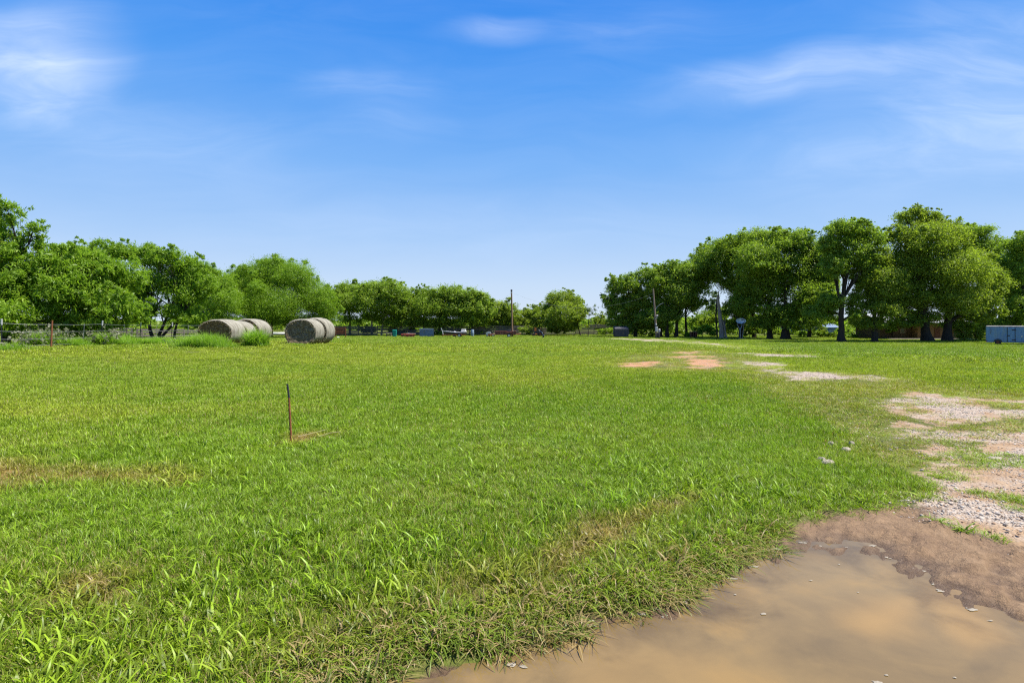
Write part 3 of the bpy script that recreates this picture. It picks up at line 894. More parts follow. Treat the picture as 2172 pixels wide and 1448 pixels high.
# ------------------------------------------------------------------ trees
def crown_mesh(name, lobes, leaf_l, leaf_w, cover, mat, seed, droop=0.0, clump=0.17, cn=34, flat=0.65):
    """lobes: list of (centre, (rx,ry,rz), density). Leaf-sized faces gathered in clumps spread through each lobe."""
    r = np.random.default_rng(seed)
    C, N_, OUT = [], [], []
    centers_out = []
    la = 0.5 * leaf_l * leaf_w
    for (c, rad, dens) in lobes:
        rad = np.array(rad)
        n = int(cover * dens * math.pi * rad[0] * rad[2] / la)
        nc = max(4, n // cn)
        dirv = r.normal(size=(nc, 3)); dirv /= np.linalg.norm(dirv, axis=1)[:, None]
        rr = r.uniform(0.12, 1.0, nc) ** 0.42
        rr *= 0.86 + 0.22 * r.normal(size=nc).clip(-1.4, 1.4) * 0.6
        cc = np.array(c) + dirv * rr[:, None] * rad
        centers_out.append(cc)
        cr = clump * rad.mean() * r.uniform(0.6, 1.4, nc)
        nb = max(5, nc // 7)
        big = np.array(c) + dirv[:nb] * rr[:nb, None] * rad
        near_b = ((cc[:, None, :] - big[None]) ** 2).sum(2).argmin(1)
        pull = r.uniform(0.15, 0.55, nc)[:, None]
        cc = cc * (1 - pull) + big[near_b] * pull
        centers_out[-1] = cc
        idx = r.integers(0, nc, n)
        off = r.normal(size=(n, 3)) * 0.55
        off[:, 2] *= flat
        if droop:
            off[:, 2] -= droop * (off[:, 0] ** 2 + off[:, 1] ** 2)
        pos = cc[idx] + off * cr[idx][:, None]
        C.append(pos)
        o1 = (pos - np.array(c)) / rad; o1 /= np.linalg.norm(o1, axis=1)[:, None] + 1e-6
        o2 = off / (np.linalg.norm(off, axis=1)[:, None] + 1e-6)
        OUT.append(0.7 * o1 + 0.5 * o2)
        N_.append(np.stack([r.uniform(0, 1, nc)[idx], off[:, 2]], -1))
    P = np.concatenate(C); tn = np.concatenate(N_)
    n = len(P)
    az = r.uniform(0, 2 * math.pi, n)
    el = r.normal(-0.35 - droop, 0.5, n)
    U = np.stack([np.cos(az) * np.cos(el), np.sin(az) * np.cos(el), np.sin(el)], -1)
    Q = r.normal(size=(n, 3)) * 0.62 + np.concatenate(OUT) + np.array([0, 0, 0.55])
    Nn = Q - (Q * U).sum(1)[:, None] * U
    Nn /= np.linalg.norm(Nn, axis=1)[:, None] + 1e-9
    W = np.cross(Nn, U)
    L = (leaf_l * r.uniform(0.6, 1.35, n))[:, None]; Wd = (leaf_w * r.uniform(0.6, 1.3, n))[:, None]
    v0 = P - U * L * 0.5
    v1 = P + W * Wd * 0.5 - U * L * 0.05 + Nn * Wd * 0.15
    v2 = P + U * L * 0.5
    v3 = P - W * Wd * 0.5 - U * L * 0.05 + Nn * Wd * 0.15
    V = np.stack([v0, v1, v2, v3], 1).reshape(-1, 3)
    tint = np.clip(0.55 * tn[:, 0] + 0.45 * r.uniform(size=n), 0, 1)
    me = mesh_from(name, V, np.arange(4 * n).reshape(-1, 4), np.full(n, 4), mat, False, {'tint': tint})
    return me, centers_out


KIND = {  # leaf length, width, cover, material, droop, clump, flat
    'pecan': dict(leaf_l=0.27, leaf_w=0.135, cover=6.8, mat='pecan', droop=0.15, clump=0.25, flat=0.62),
    'light': dict(leaf_l=0.25, leaf_w=0.12, cover=6.8, mat='pecan_light', droop=0.2, clump=0.23, flat=0.6),
    'elm': dict(leaf_l=0.26, leaf_w=0.15, cover=6.4, mat='pecan', droop=0.05, clump=0.26, flat=0.75),
    'mesquite': dict(leaf_l=0.26, leaf_w=0.062, cover=6.0, mat='mesquite', droop=0.35, clump=0.27, flat=0.6),
    'willow': dict(leaf_l=0.40, leaf_w=0.06, cover=1.1, mat='willow', droop=0.5, clump=0.22, flat=0.9),
    'shrub': dict(leaf_l=0.26, leaf_w=0.12, cover=4.5, mat='weed', droop=0.1, clump=0.26, flat=0.7)}


def tree(name, label, base, lobes, kind, tr, seed, cat='tree', group=None, top=None, trunks=None, bark='bark', lean=0.0, limb=0.42, nolimb=False):
    """base: photo pixel of the trunk foot; lobes (px, py, rx, ry[, dens]) measured on the photo and turned into real sizes at the tree's distance"""
    r = np.random.default_rng(seed)
    b = at(*base)
    d = b.y
    k = d / F_PX
    root = thing(name, label, cat, b, 0, group)
    L = []
    for lb in lobes:
        px, py, rx, ry = lb[:4]
        dn = lb[4] if len(lb) > 4 else 1.0
        cx, cz = (px - CX) * k, CAM_H + (HY - py) * k
        off = cx - b.x
        dy = r.uniform(-0.5, 0.5) * rx * k * 1.1
        L.append(((off, dy, cz - b.z), (rx * k * 1.04, max(rx, ry) * k * 0.95, ry * k * 1.04), dn))
    for (c, rd, dn) in list(L):
        for q in range(5 if cat == 'tree' else 3):
            a1, e1 = r.uniform(0, 2 * math.pi), r.uniform(-0.5, 1.35)
            dv = np.array([math.cos(a1) * math.cos(e1), math.sin(a1) * math.cos(e1), math.sin(e1)])
            f = r.uniform(0.14, 0.30)
            L.append((tuple(np.array(c) + dv * np.array(rd) * r.uniform(0.92, 1.12)), (rd[0] * f, rd[0] * f, max(rd[2], 0.5 * rd[0]) * f), dn * 0.75))
    n_main = len(lobes)
    kd = KIND[kind]
    sc = 1.0 if d < 60 else (d / 80.0) ** 0.35
    me, cents = crown_mesh('crown', L, kd['leaf_l'] * sc, kd['leaf_w'] * sc, kd['cover'], M[kd['mat']], seed, kd['droop'], kd['clump'], 34, kd['flat'])
    tm = MB()
    zs = [l[0][2] for l in L[:n_main]]
    rt = random.Random(seed)
    if not nolimb:
        zl = min(zs)
        zt = max(zs)
        for (tx, tr_k, ln) in (trunks or [(0.0, 1.0, lean)]):
            tr_ = tr * tr_k * 0.68
            h = max(1.2, zl + 0.25 * (zt - zl)) if top is None else top
            pts, rad = [], []
            n = 7
            for i in range(n + 1):
                f = i / n
                pts.append((tx + ln * h * f + rt.uniform(-.04, .04) * h * 0.3 * (i > 0), rt.uniform(-.03, .03) * h * 0.3 * (i > 0), -0.15 + (h + 0.15) * f))
                rad.append(tr_ * (1.0 - 0.45 * f) * (1.55 if i == 0 else (1.12 if i == 1 else 1.0)))
            tm.tube(pts, rad, 10, wob=0.06)
            for li, (c, rd, dn) in enumerate(L[:n_main]):
                if trunks and len(trunks) > 1 and abs(c[0] - tx) > 1.3 * min(abs(c[0] - t2[0]) for t2 in trunks) + 0.3:
                    continue
                f0 = rt.uniform(0.55, 1.0)
                p0 = Vector(pts[int(f0 * n)])
                p3 = Vector(c)
                if p3.z < p0.z:
                    p0 = Vector(pts[max(1, int(n * 0.5))])
                p1 = p0.lerp(p3, 0.35) + Vector((rt.uniform(-.1, .1), rt.uniform(-.1, .1), 0.10)) * (p3 - p0).length
                p2 = p0.lerp(p3, 0.7) + Vector((rt.uniform(-.08, .08), rt.uniform(-.08, .08), 0.06)) * (p3 - p0).length
                r0 = tr_ * limb
                tm.tube([p0, p1, p2, p3], [r0, r0 * .75, r0 * .5, r0 * .25], 6, caps=False, wob=0.05)
                cc = cents[li]
                for q in range(min(9, len(cc))):
                    e = Vector(cc[r.integers(0, len(cc))])
                    st = (p1, p2, p3)[rt.randrange(3)]
                    mid = st.lerp(e, 0.5) + Vector((0, 0, 0.06)) * (e - st).length
                    tm.tube([st, mid, e], [r0 * .32, r0 * .2, r0 * .06], 4, caps=False)
        tm.build('trunk', M[bark], root)
    o = link('crown', me, root)
    return root


GR_M = 'mesquites behind the wire fence'
GR_B = 'trees along the back fence'
GR_P = 'shade trees beside the gravel track'
# mesquites on the fence line, feathery and low
tree('mesquite_tree', 'tallest feathery mesquite, its sparse top branch sticking up above the others', (12, 731),
     [(-70, 600, 100, 85), (20, 600, 85, 62), (95, 575, 62, 55), (55, 655, 85, 42), (30, 535, 50, 36, .8), (98, 530, 36, 28, .8), (32, 450, 38, 28, .75), (82, 482, 24, 16, .65), (60, 500, 26, 18, .6),
      (-5, 480, 34, 30, .5), (130, 615, 55, 50), (-30, 505, 50, 40, .7), (150, 560, 34, 34, .9), (-20, 690, 50, 18, .8), (60, 688, 60, 22, .9), (125, 690, 40, 18, .9)], 'mesquite', 0.30, 11, group=GR_M, lean=0.05)
tree('mesquite_tree', 'low spreading mesquite with light feathery branches hanging over the wire fence beside the leaning trunk', (207, 729),
     [(190, 605, 75, 48), (245, 580, 52, 40), (165, 655, 62, 32), (262, 645, 56, 34), (150, 565, 45, 36), (212, 560, 45, 36), (285, 672, 34, 20), (230, 682, 55, 18, .8), (165, 692, 45, 16, .8)], 'mesquite', 0.24, 12, group=GR_M,
     trunks=[(-0.2, 1.0, -0.35), (0.25, 0.7, 0.5), (0.0, .7, 0.08)])
tree('mesquite_tree', 'mesquite with a flat topped crown rising behind the low spreading one', (160, 722),
     [(165, 535, 36, 26), (215, 528, 42, 22), (255, 530, 34, 22), (185, 585, 55, 42), (240, 590, 50, 40)], 'mesquite', 0.22, 13, group=GR_M)
tree('mesquite_tree', 'open mesquite with several dark stems fanning out low, clear sky between them', (328, 722),
     [(300, 540, 40, 26), (352, 545, 40, 24), (395, 566, 36, 28), (335, 590, 60, 38, .9), (395, 615, 50, 38, .9), (285, 615, 40, 38), (428, 600, 32, 30), (370, 655, 45, 24, .6), (310, 655, 34, 24, .7), (395, 672, 40, 20, .8)], 'mesquite', 0.20, 14, group=GR_M,
     trunks=[(-0.1, 1, -0.25), (0.1, .9, 0.45), (0.2, .8, 0.9), (1.35, .7, 0.25)])
tree('mesquite_tree', 'narrow mesquite squeezed in behind the three hay bales', (452, 718),
     [(432, 580, 30, 24), (458, 600, 42, 30), (480, 640, 46, 36), (422, 640, 46, 40), (400, 585, 24, 24), (450, 672, 50, 18, .9), (430, 690, 46, 14, .8)], 'mesquite', 0.2, 15, group=GR_M)
tree('mesquite_tree', 'broad rounded mesquite standing between the two groups of hay bales', (577, 716),
     [(578, 575, 55, 34), (540, 595, 52, 38), (630, 585, 48, 34), (662, 625, 42, 38), (518, 635, 52, 38), (600, 640, 70, 42), (684, 655, 32, 36), (560, 665, 60, 28), (694, 640, 24, 36), (640, 680, 50, 16), (510, 590, 26, 26)], 'mesquite', 0.22, 16, group=GR_M)
# back fence line
tree('dark_leafy_tree', 'dark leafy tree behind the rusty gate, bright sky showing through its lower branches', (742, 711),
     [(742, 616, 38, 22), (718, 630, 30, 26), (768, 625, 30, 28), (742, 645, 42, 22), (745, 674, 45, 16, .6)], 'elm', 0.3, 21, group=GR_B)
tree('dark_leafy_tree', 'forked tree with two pale trunks behind the teal bin', (796, 711.5),
     [(800, 613, 40, 20), (832, 618, 38, 22), (792, 640, 45, 26), (842, 645, 40, 28), (822, 597, 22, 9, .6), (860, 630, 24, 18), (800, 668, 38, 18, .9), (830, 684, 34, 12, .8)], 'elm', 0.32, 22, group=GR_B, trunks=[(-0.6, 1, -0.03), (1.1, .8, 0.12)], bark='bark_pale')
tree('dark_leafy_tree', 'leafy tree overhanging the red flat frame, drooping light twigs', (872, 711),
     [(868, 640, 28, 22), (892, 624, 26, 17), (902, 650, 42, 28), (860, 662, 34, 22), (885, 680, 36, 14)], 'elm', 0.28, 23, group=GR_B)
tree('dark_leafy_tree', 'round headed tree standing behind the blue steel sheet', (932, 711),
     [(935, 622, 34, 18), (965, 626, 36, 22), (948, 652, 48, 28), (920, 650, 30, 24), (945, 680, 36, 14), (920, 688, 30, 10, .8)], 'elm', 0.3, 24, group=GR_B)
tree('dark_leafy_tree', 'sloping crowned tree behind the old boat and its trailer', (1002, 711),
     [(995, 628, 30, 18), (1022, 636, 26, 18), (1010, 655, 38, 26), (985, 655, 32, 26), (1030, 660, 24, 22), (995, 682, 30, 12, .7), (1030, 684, 24, 10, .8)], 'elm', 0.3, 25, group=GR_B)
tree('pale_leafy_tree', 'pale green bushy tree behind the maroon utility trailer and the brown pole', (1062, 710),
     [(1058, 656, 30, 24), (1082, 662, 24, 22), (1042, 668, 24, 22), (1065, 684, 32, 18), (1090, 684, 18, 16)], 'light', 0.2, 26, group=GR_B)
tree('pale_leafy_tree', 'low pale tree filling the dip behind the orange tractor', (1122, 709.5),
     [(1125, 662, 24, 16), (1108, 676, 20, 20), (1146, 668, 24, 20), (1130, 690, 30, 14)], 'light', 0.18, 27, group=GR_B)
tree('dark_leafy_tree', 'stand-alone looking tree with a peaked crown and a curved pale stem, beyond the orange tractor', (1232, 711.5),
     [(1188, 632, 30, 20), (1215, 640, 26, 22), (1165, 652, 24, 16), (1195, 665, 38, 28), (1228, 662, 18, 26), (1172, 682, 28, 18), (1210, 690, 30, 12)], 'light', 0.2, 28, group=GR_B, lean=-0.28)
tree('round_bush', 'rounded bush on the grass below the peaked tree', (1183, 711), [(1183, 697, 16, 12), (1168, 700, 12, 9), (1196, 701, 10, 9)], 'light', 0.1, 29, cat='bush')
tree('thin_sapling', 'thin grey sapling with sparse wispy leaves against the pale sky', (1248, 712.5),
     [(1246, 662, 9, 16, .9), (1258, 656, 9, 12, .8), (1250, 682, 7, 10, .5)], 'willow', 0.10, 30, cat='sapling')
tree('pale_leafy_tree', 'small yellow green tree between the sapling and the dumpster', (1276, 709), [(1274, 678, 16, 16), (1284, 686, 14, 12), (1266, 688, 13, 12)], 'light', 0.14, 31, group=GR_B)
# shade trees
tree('shade_tree', 'dark tree at the near end of the shade row, right behind the dumpster', (1348, 714),
     [(1312, 605, 26, 24), (1300, 638, 24, 24), (1332, 600, 28, 22), (1342, 640, 34, 34), (1318, 660, 34, 32), (1362, 672, 28, 24), (1285, 632, 12, 14, .5), (1335, 692, 34, 14), (1310, 686, 26, 12)], 'pecan', 0.45, 41, group=GR_P)
tree('shade_tree', 'full crowned shade tree behind the leaning meter pole', (1400, 714.5),
     [(1382, 580, 34, 20), (1402, 598, 42, 34), (1372, 628, 38, 34), (1412, 650, 42, 34), (1385, 672, 40, 22), (1400, 690, 40, 13, .8)], 'pecan', 0.55, 42, group=GR_P)
tree('shade_tree', 'shade tree with paired dark stems beside the meter pole', (1427, 715),
     [(1428, 568, 30, 17), (1452, 578, 34, 26), (1440, 618, 38, 36), (1472, 602, 28, 28), (1476, 640, 22, 24, .7), (1430, 665, 28, 18, .7)], 'pecan', 0.42, 43, group=GR_P, trunks=[(-0.9, 1, -0.03), (0.6, 1, 0.02)])
tree('shade_tree', 'slim brown trunked tree behind the small brown wooden box', (1455, 714),
     [(1482, 560, 32, 28), (1500, 540, 32, 26), (1490, 590, 38, 28), (1470, 640, 24, 24, .6), (1500, 640, 22, 26, .4)], 'pecan', 0.32, 44, group=GR_P)
tree('shade_tree', 'shade tree behind the dead stump, one limb reaching out over the stump', (1600, 716),
     [(1540, 520, 42, 20), (1520, 548, 40, 32), (1572, 535, 48, 38), (1552, 588, 42, 34, .8), (1582, 612, 44, 40), (1570, 655, 36, 26), (1588, 684, 44, 16, .9), (1560, 690, 26, 10, .7)], 'pecan', 0.42, 45, group=GR_P)
tree('shade_tree', 'large shade tree with a straight dark trunk beside the thickest trunk', (1633, 718.5),
     [(1620, 500, 52, 22), (1600, 552, 58, 44), (1660, 512, 48, 26), (1632, 598, 62, 48), (1595, 642, 42, 26), (1640, 662, 48, 22), (1628, 686, 46, 15, .9)], 'pecan', 0.55, 46, group=GR_P)
tree('shade_tree', 'widest shade tree with the thickest dark trunk in the middle of the row', (1666, 719.5),
     [(1700, 506, 38, 22), (1700, 565, 58, 50), (1738, 540, 36, 36), (1712, 628, 52, 34), (1680, 662, 44, 22), (1742, 585, 30, 34), (1690, 686, 48, 14, .8)], 'pecan', 0.85, 47, group=GR_P)
tree('shade_tree', 'small shade tree standing far back in front of the blue sheds', (1716, 715.5),
     [(1740, 605, 38, 36), (1762, 640, 34, 26), (1722, 660, 38, 18, .7), (1745, 678, 38, 15, .8)], 'pecan', 0.42, 48, group=GR_P)
tree('shade_tree', 'tall open shade tree with a dark flared trunk and sky showing around its stem', (1785, 725),
     [(1785, 486, 42, 22), (1822, 488, 38, 24), (1758, 518, 28, 26), (1852, 505, 32, 26), (1802, 528, 52, 34), (1758, 565, 30, 28), (1765, 640, 34, 22), (1745, 662, 36, 16), (1838, 560, 30, 24), (1805, 668, 22, 12, .6)], 'pecan', 0.62, 49, group=GR_P)
tree('shade_tree', 'lighter leaved shade tree on a short dark trunk before the tan house', (1855, 725),
     [(1862, 542, 36, 26), (1842, 580, 38, 36), (1872, 602, 44, 46), (1832, 640, 32, 32), (1872, 655, 40, 22), (1848, 684, 44, 14, .8)], 'light', 0.50, 50, group=GR_P)
tree('shade_tree', 'biggest and tallest shade tree with a cone shaped top and two leaning trunks', (1982, 724),
     [(1943, 458, 32, 24, .8), (1905, 492, 28, 22, .8), (1950, 512, 68, 40), (2010, 498, 42, 30, .8), (1922, 558, 58, 42), (2002, 572, 78, 48), (2062, 560, 42, 42), (1930, 622, 66, 42), (2022, 632, 72, 40), (2088, 632, 34, 34),
      (2082, 668, 46, 18), (1962, 672, 58, 16), (2115, 662, 22, 10, .7), (1900, 650, 34, 26), (1910, 684, 40, 12, .7), (2045, 688, 40, 12, .8), (1890, 600, 30, 40), (2100, 600, 30, 40), (1985, 470, 30, 20), (1952, 446, 22, 14, .8), (1976, 458, 26, 16, .8), (2012, 474, 26, 14, .7)], 'light', 0.85, 51, group=GR_P, trunks=[(-0.9, 1, -0.16), (1.7, .95, 0.03)])
tree('shade_tree', 'dark tree showing above the biggest one from behind, towards the blue trailer', (2082, 717),
     [(2072, 490, 42, 16), (2092, 530, 42, 38), (2052, 500, 28, 18), (2110, 590, 40, 40)], 'pecan', 0.5, 52, group=GR_P)
tree('shade_tree', 'dark tree growing directly behind the blue box trailer', (2160, 722),
     [(2150, 518, 42, 26), (2195, 528, 46, 36), (2142, 570, 34, 46), (2182, 600, 58, 52), (2152, 648, 42, 34), (2240, 590, 60, 60), (2150, 680, 40, 14), (2110, 690, 26, 12)], 'pecan', 0.6, 53, group=GR_P)

GR_F = 'smaller trees in the field behind the shade row'
for k, (lab, base, lobes) in enumerate([
    ('distant low tree filling the gap between the meter pole and the dead stump', (1500, 709), [(1495, 672, 26, 16), (1520, 664, 22, 18), (1475, 680, 20, 12)]),
    ('distant low tree seen under the large straight trunked shade tree', (1590, 709), [(1590, 672, 24, 16), (1612, 678, 18, 14), (1570, 680, 18, 12)]),
    ('distant low tree seen beyond the thickest trunk, just before the blue sheds', (1695, 709), [(1690, 676, 20, 14), (1706, 684, 14, 10)]),
    ('distant low tree seen between the flared trunk and the short dark trunk', (1822, 709), [(1818, 676, 22, 16), (1836, 682, 16, 12)]),
    ('distant tree rising behind the roof of the tan house', (1912, 709), [(1905, 668, 28, 18), (1935, 672, 26, 14)])]):
    tree('field_tree', lab, base, lobes, 'pecan', 0.2, 900 + k, group=GR_F)

# brush and shrubs
BR = 'brush at the edge of the mown field'
for k, (nm, lab, base, lobes, kind) in enumerate([
    ('leafy_bush', 'dark undergrowth below the tallest mesquite behind the fence wires', (60, 722), [(40, 702, 40, 16), (95, 704, 36, 14)], 'pecan'),
    ('leafy_bush', 'undergrowth behind the fence between the two flowered weeds', (165, 722), [(150, 706, 28, 12), (180, 708, 26, 10)], 'pecan'),
    ('leafy_bush', 'undergrowth below the open stemmed mesquite along the planks', (290, 720), [(270, 708, 30, 10), (310, 709, 26, 9)], 'pecan'),
    ('leafy_bush', 'undergrowth filling the corner between the fence end and the bales', (410, 719), [(395, 706, 26, 10), (425, 704, 24, 12)], 'pecan'),
    ('leafy_bush', 'undergrowth at the stem of the broad rounded mesquite', (545, 716), [(520, 703, 24, 12), (548, 706, 20, 9)], 'pecan'),
    ('leafy_bush', 'shady brush behind the paired dark stems at the meter pole', (1430, 711.5), [(1420, 702, 22, 9), (1445, 700, 16, 10)], 'pecan'),
    ('leafy_bush', 'shady brush behind the dead grey stump', (1548, 711.5), [(1538, 698, 20, 12), (1556, 702, 14, 9)], 'pecan'),
    ('leafy_bush', 'shady brush behind the large straight trunk', (1640, 711.5), [(1632, 700, 20, 10), (1652, 703, 14, 8)], 'pecan'),
    ('leafy_bush', 'shady brush behind the thickest trunk on the side of the sheds', (1682, 711.5), [(1676, 701, 16, 10), (1692, 703, 12, 8)], 'pecan'),
    ('leafy_bush', 'shady brush reaching from the deeper blue shed to the flared trunk', (1790, 712), [(1786, 700, 12, 10), (1800, 703, 12, 7)], 'pecan'),
    ('leafy_bush', 'shady brush between the flared trunk and the brown house wall', (1832, 713), [(1826, 702, 18, 10), (1846, 704, 14, 8)], 'pecan'),
    ('leafy_bush', 'shrub before the door of the tan house', (1990, 719), [(1986, 706, 16, 10), (2004, 704, 12, 12)], 'pecan'),
    ('leafy_bush', 'brush on the fence behind the boat and its trailer', (962, 710.2), [(950, 700, 20, 10), (976, 701, 18, 9)], 'pecan'),
    ('leafy_bush', 'brush on the fence behind the teal bin and the red wagon', (850, 710.4), [(842, 700, 20, 10), (870, 701, 18, 9)], 'pecan'),
    ('leafy_bush', 'brush on the fence behind the blue drum', (1018, 710.2), [(1010, 699, 16, 10), (1030, 700, 16, 9)], 'pecan'),
    ('leafy_bush', 'brush on the fence behind the maroon trailer deck', (1080, 709.6), [(1068, 699, 18, 10), (1092, 698, 16, 11)], 'pecan'),
    ('leafy_bush', 'brush on the fence behind the orange tractor', (1142, 709.2), [(1134, 698, 18, 10), (1156, 699, 16, 10)], 'pecan'),
    ('leafy_bush', 'bright green brush heap behind the small brown wooden box', (1490, 715), [(1480, 702, 18, 11), (1500, 698, 16, 14), (1514, 706, 14, 8), (1465, 708, 12, 7)], 'shrub'),
    ('leafy_bush', 'tall scrub between the brown trunk and the dead stump', (1505, 712), [(1500, 680, 16, 12), (1518, 676, 12, 12), (1486, 684, 12, 9)], 'light'),
    ('leafy_bush', 'leafy vine tangle growing against the end of the blue box trailer', (2070, 724), [(2050, 702, 18, 20), (2072, 708, 20, 14), (2085, 700, 10, 18), (2040, 690, 12, 12)], 'light'),
    ('leafy_bush', 'dense dark bush before the paler of the two blue sheds', (1712, 714), [(1700, 706, 18, 7), (1722, 704, 16, 8), (1738, 707, 14, 6)], 'pecan'),
    ('leafy_bush', 'spiky light bush between the two blue sheds', (1745, 714), [(1745, 700, 9, 12), (1738, 704, 8, 8), (1752, 706, 7, 7)], 'light'),
    ('leafy_bush', 'low bush before the deeper blue shed', (1768, 715.5), [(1764, 709, 14, 5), (1778, 708, 10, 6)], 'pecan'),
    ('leafy_bush', 'bright low bush beside the flared trunk and the tan house', (1800, 717), [(1796, 711, 10, 6), (1812, 711, 12, 6)], 'shrub'),
    ('leafy_bush', 'small bright tree like bush before the house wall', (1893, 719), [(1892, 696, 12, 10), (1886, 704, 9, 6), (1898, 688, 7, 7)], 'shrub'),
    ('leafy_bush', 'bush screening the gap between the paired stems and the satellite dish', (1590, 716), [(1592, 703, 16, 9), (1606, 700, 10, 10), (1578, 706, 8, 7)], 'pecan'),
    ('leafy_bush', 'pale bush seen between the straight trunk and its neighbour', (1622, 714), [(1620, 700, 9, 9), (1648, 704, 8, 7)], 'light'),
    ('leafy_bush', 'shady bush at the foot of the tree behind the dumpster', (1345, 713), [(1340, 704, 12, 6), (1362, 703, 16, 8), (1380, 706, 12, 6)], 'pecan'),
    ('leafy_bush', 'dark bush hugging the plank fence behind the rusty gate', (772, 711), [(772, 698, 16, 10), (786, 700, 12, 9)], 'pecan'),
    ('leafy_bush', 'weedy bush growing through the boat trailer end', (930, 711.5), [(928, 706, 12, 5), (918, 708, 10, 4)], 'shrub'),
    ('leafy_bush', 'dry leafy brush between the maroon trailer and the orange tractor', (1112, 711), [(1110, 700, 12, 9), (1122, 702, 10, 8)], 'light'),
    ('leafy_bush', 'dark hedge like bush left of the dumpster along the planks', (1285, 711), [(1280, 702, 16, 7), (1296, 700, 10, 8)], 'pecan')]):
    tree(nm, lab, base, lobes, kind, 0.08, 700 + k, cat='bush', group=BR)


# far-off scrub closing the view beyond the fields
def treeline():
    r = np.random.default_rng(91)
    n = 52000
    a = r.uniform(R(-56), R(56), n)
    dd = r.uniform(165, 215, n)
    hh = 2.0 + 2.6 * fbm(a * 40, a * 0 + 2, 95, 4)
    p = np.stack([dd * np.sin(a), dd * np.cos(a), -1.2 + hh * r.uniform(0, 1, n) ** 0.7], -1)
    U = r.normal(size=(n, 3)); U /= np.linalg.norm(U, axis=1)[:, None]
    W = np.cross(U, r.normal(size=(n, 3))); W /= np.linalg.norm(W, axis=1)[:, None]
    s_ = r.uniform(0.35, 0.8, n)[:, None]
    V = np.stack([p - U * s_, p + W * s_ * .6, p + U * s_, p - W * s_ * .6], 1).reshape(-1, 3)
    me = mesh_from('treeline', V, np.arange(4 * n).reshape(-1, 4), np.full(n, 4), M['pecan'], False, {'tint': r.uniform(size=n)})
    tag(link('treeline', me), 'far-off low green treeline beyond the back fence', 'treeline', kind='stuff')


treeline()


# ------------------------------------------------------------------ hay bales
def bale_mats():
    m, t = new_mat('net_wrapped_hay')
    tc_ = t.n('ShaderNodeTexCoord').outputs['Object']
    sx = t.n('ShaderNodeSeparateXYZ', {0: tc_})
    vec = t.n('ShaderNodeMapping', {'Vector': tc_, 'Scale': (1, 3.5, 1)}).outputs[0]
    n1 = t.noise(vec, 2.2, 6, 0.62, 0.3)
    band = t.noise(t.n('ShaderNodeCombineXYZ', {1: sx.outputs[1]}).outputs[0], 9.0, 3, 0.6)
    fine = t.noise(t.n('ShaderNodeMapping', {'Vector': tc_, 'Scale': (1, 6, 1)}).outputs[0], 22.0, 4, 0.7)
    col = t.ramp(t.math('ADD', t.math('MULTIPLY', n1, 0.5), t.math('ADD', t.math('MULTIPLY', band, 0.25), t.math('MULTIPLY', fine, 0.25))),
                 [(0.38, (0.085, 0.076, 0.057)), (0.48, (0.205, 0.190, 0.150)), (0.60, (0.33, 0.320, 0.262))])
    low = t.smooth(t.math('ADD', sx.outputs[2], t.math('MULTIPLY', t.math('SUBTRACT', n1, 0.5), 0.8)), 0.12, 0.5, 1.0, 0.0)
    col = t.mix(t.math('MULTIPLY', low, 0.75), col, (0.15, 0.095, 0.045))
    bp = t.n('ShaderNodeBump', {'Strength': 0.6, 'Distance': 0.04, 'Height': t.math('ADD', t.math('MULTIPLY', band, 0.7), t.math('MULTIPLY', fine, 0.6))})
    b = t.n('ShaderNodeBsdfPrincipled', {'Base Color': col, 'Roughness': 0.95, 'Normal': bp.outputs[0], 'Specular IOR Level': 0.15})
    t.n('ShaderNodeOutputMaterial', {0: b.outputs[0]})
    M['wrap'] = m
    for nm, cols in (('hay_end', [(0.36, (0.035, 0.022, 0.011)), (0.5, (0.17, 0.105, 0.045)), (0.64, (0.38, 0.26, 0.12))]),
                     ('hay_end_grey', [(0.36, (0.040, 0.030, 0.018)), (0.5, (0.16, 0.120, 0.070)), (0.64, (0.40, 0.32, 0.20))])):
        m, t = new_mat(nm)
        tc_ = t.n('ShaderNodeTexCoord').outputs['Object']
        sx = t.n('ShaderNodeSeparateXYZ', {0: tc_})
        x_, z_ = sx.outputs[0], t.math('MULTIPLY', t.math('SUBTRACT', sx.outputs[2], 0.70), 1.22)
        rad = t.math('SQRT', t.math('ADD', t.math('MULTIPLY', x_, x_), t.math('MULTIPLY', z_, z_)))
        ang = t.math('ARCTAN2', z_, x_)
        pol = t.n('ShaderNodeCombineXYZ', {0: t.math('MULTIPLY', t.math('ADD', rad, t.math('MULTIPLY', ang, 0.02)), 9.0), 1: t.math('MULTIPLY', ang, 2.2)}).outputs[0]
        n1 = t.noise(pol, 1.6, 6, 0.68, 0.6)
        n2 = t.noise(tc_, 11.0, 5, 0.7, 1.0)
        h = t.math('ADD', t.math('MULTIPLY', n1, 0.6), t.math('MULTIPLY', n2, 0.4))
        col = t.ramp(h, cols)
        bp = t.n('ShaderNodeBump', {'Strength': 1.0, 'Distance': 0.08, 'Height': h})
        b = t.n('ShaderNodeBsdfPrincipled', {'Base Color': col, 'Roughness': 0.95, 'Normal': bp.outputs[0], 'Specular IOR Level': 0.1})
        t.n('ShaderNodeOutputMaterial', {0: b.outputs[0]})
        M[nm] = m


bale_mats()


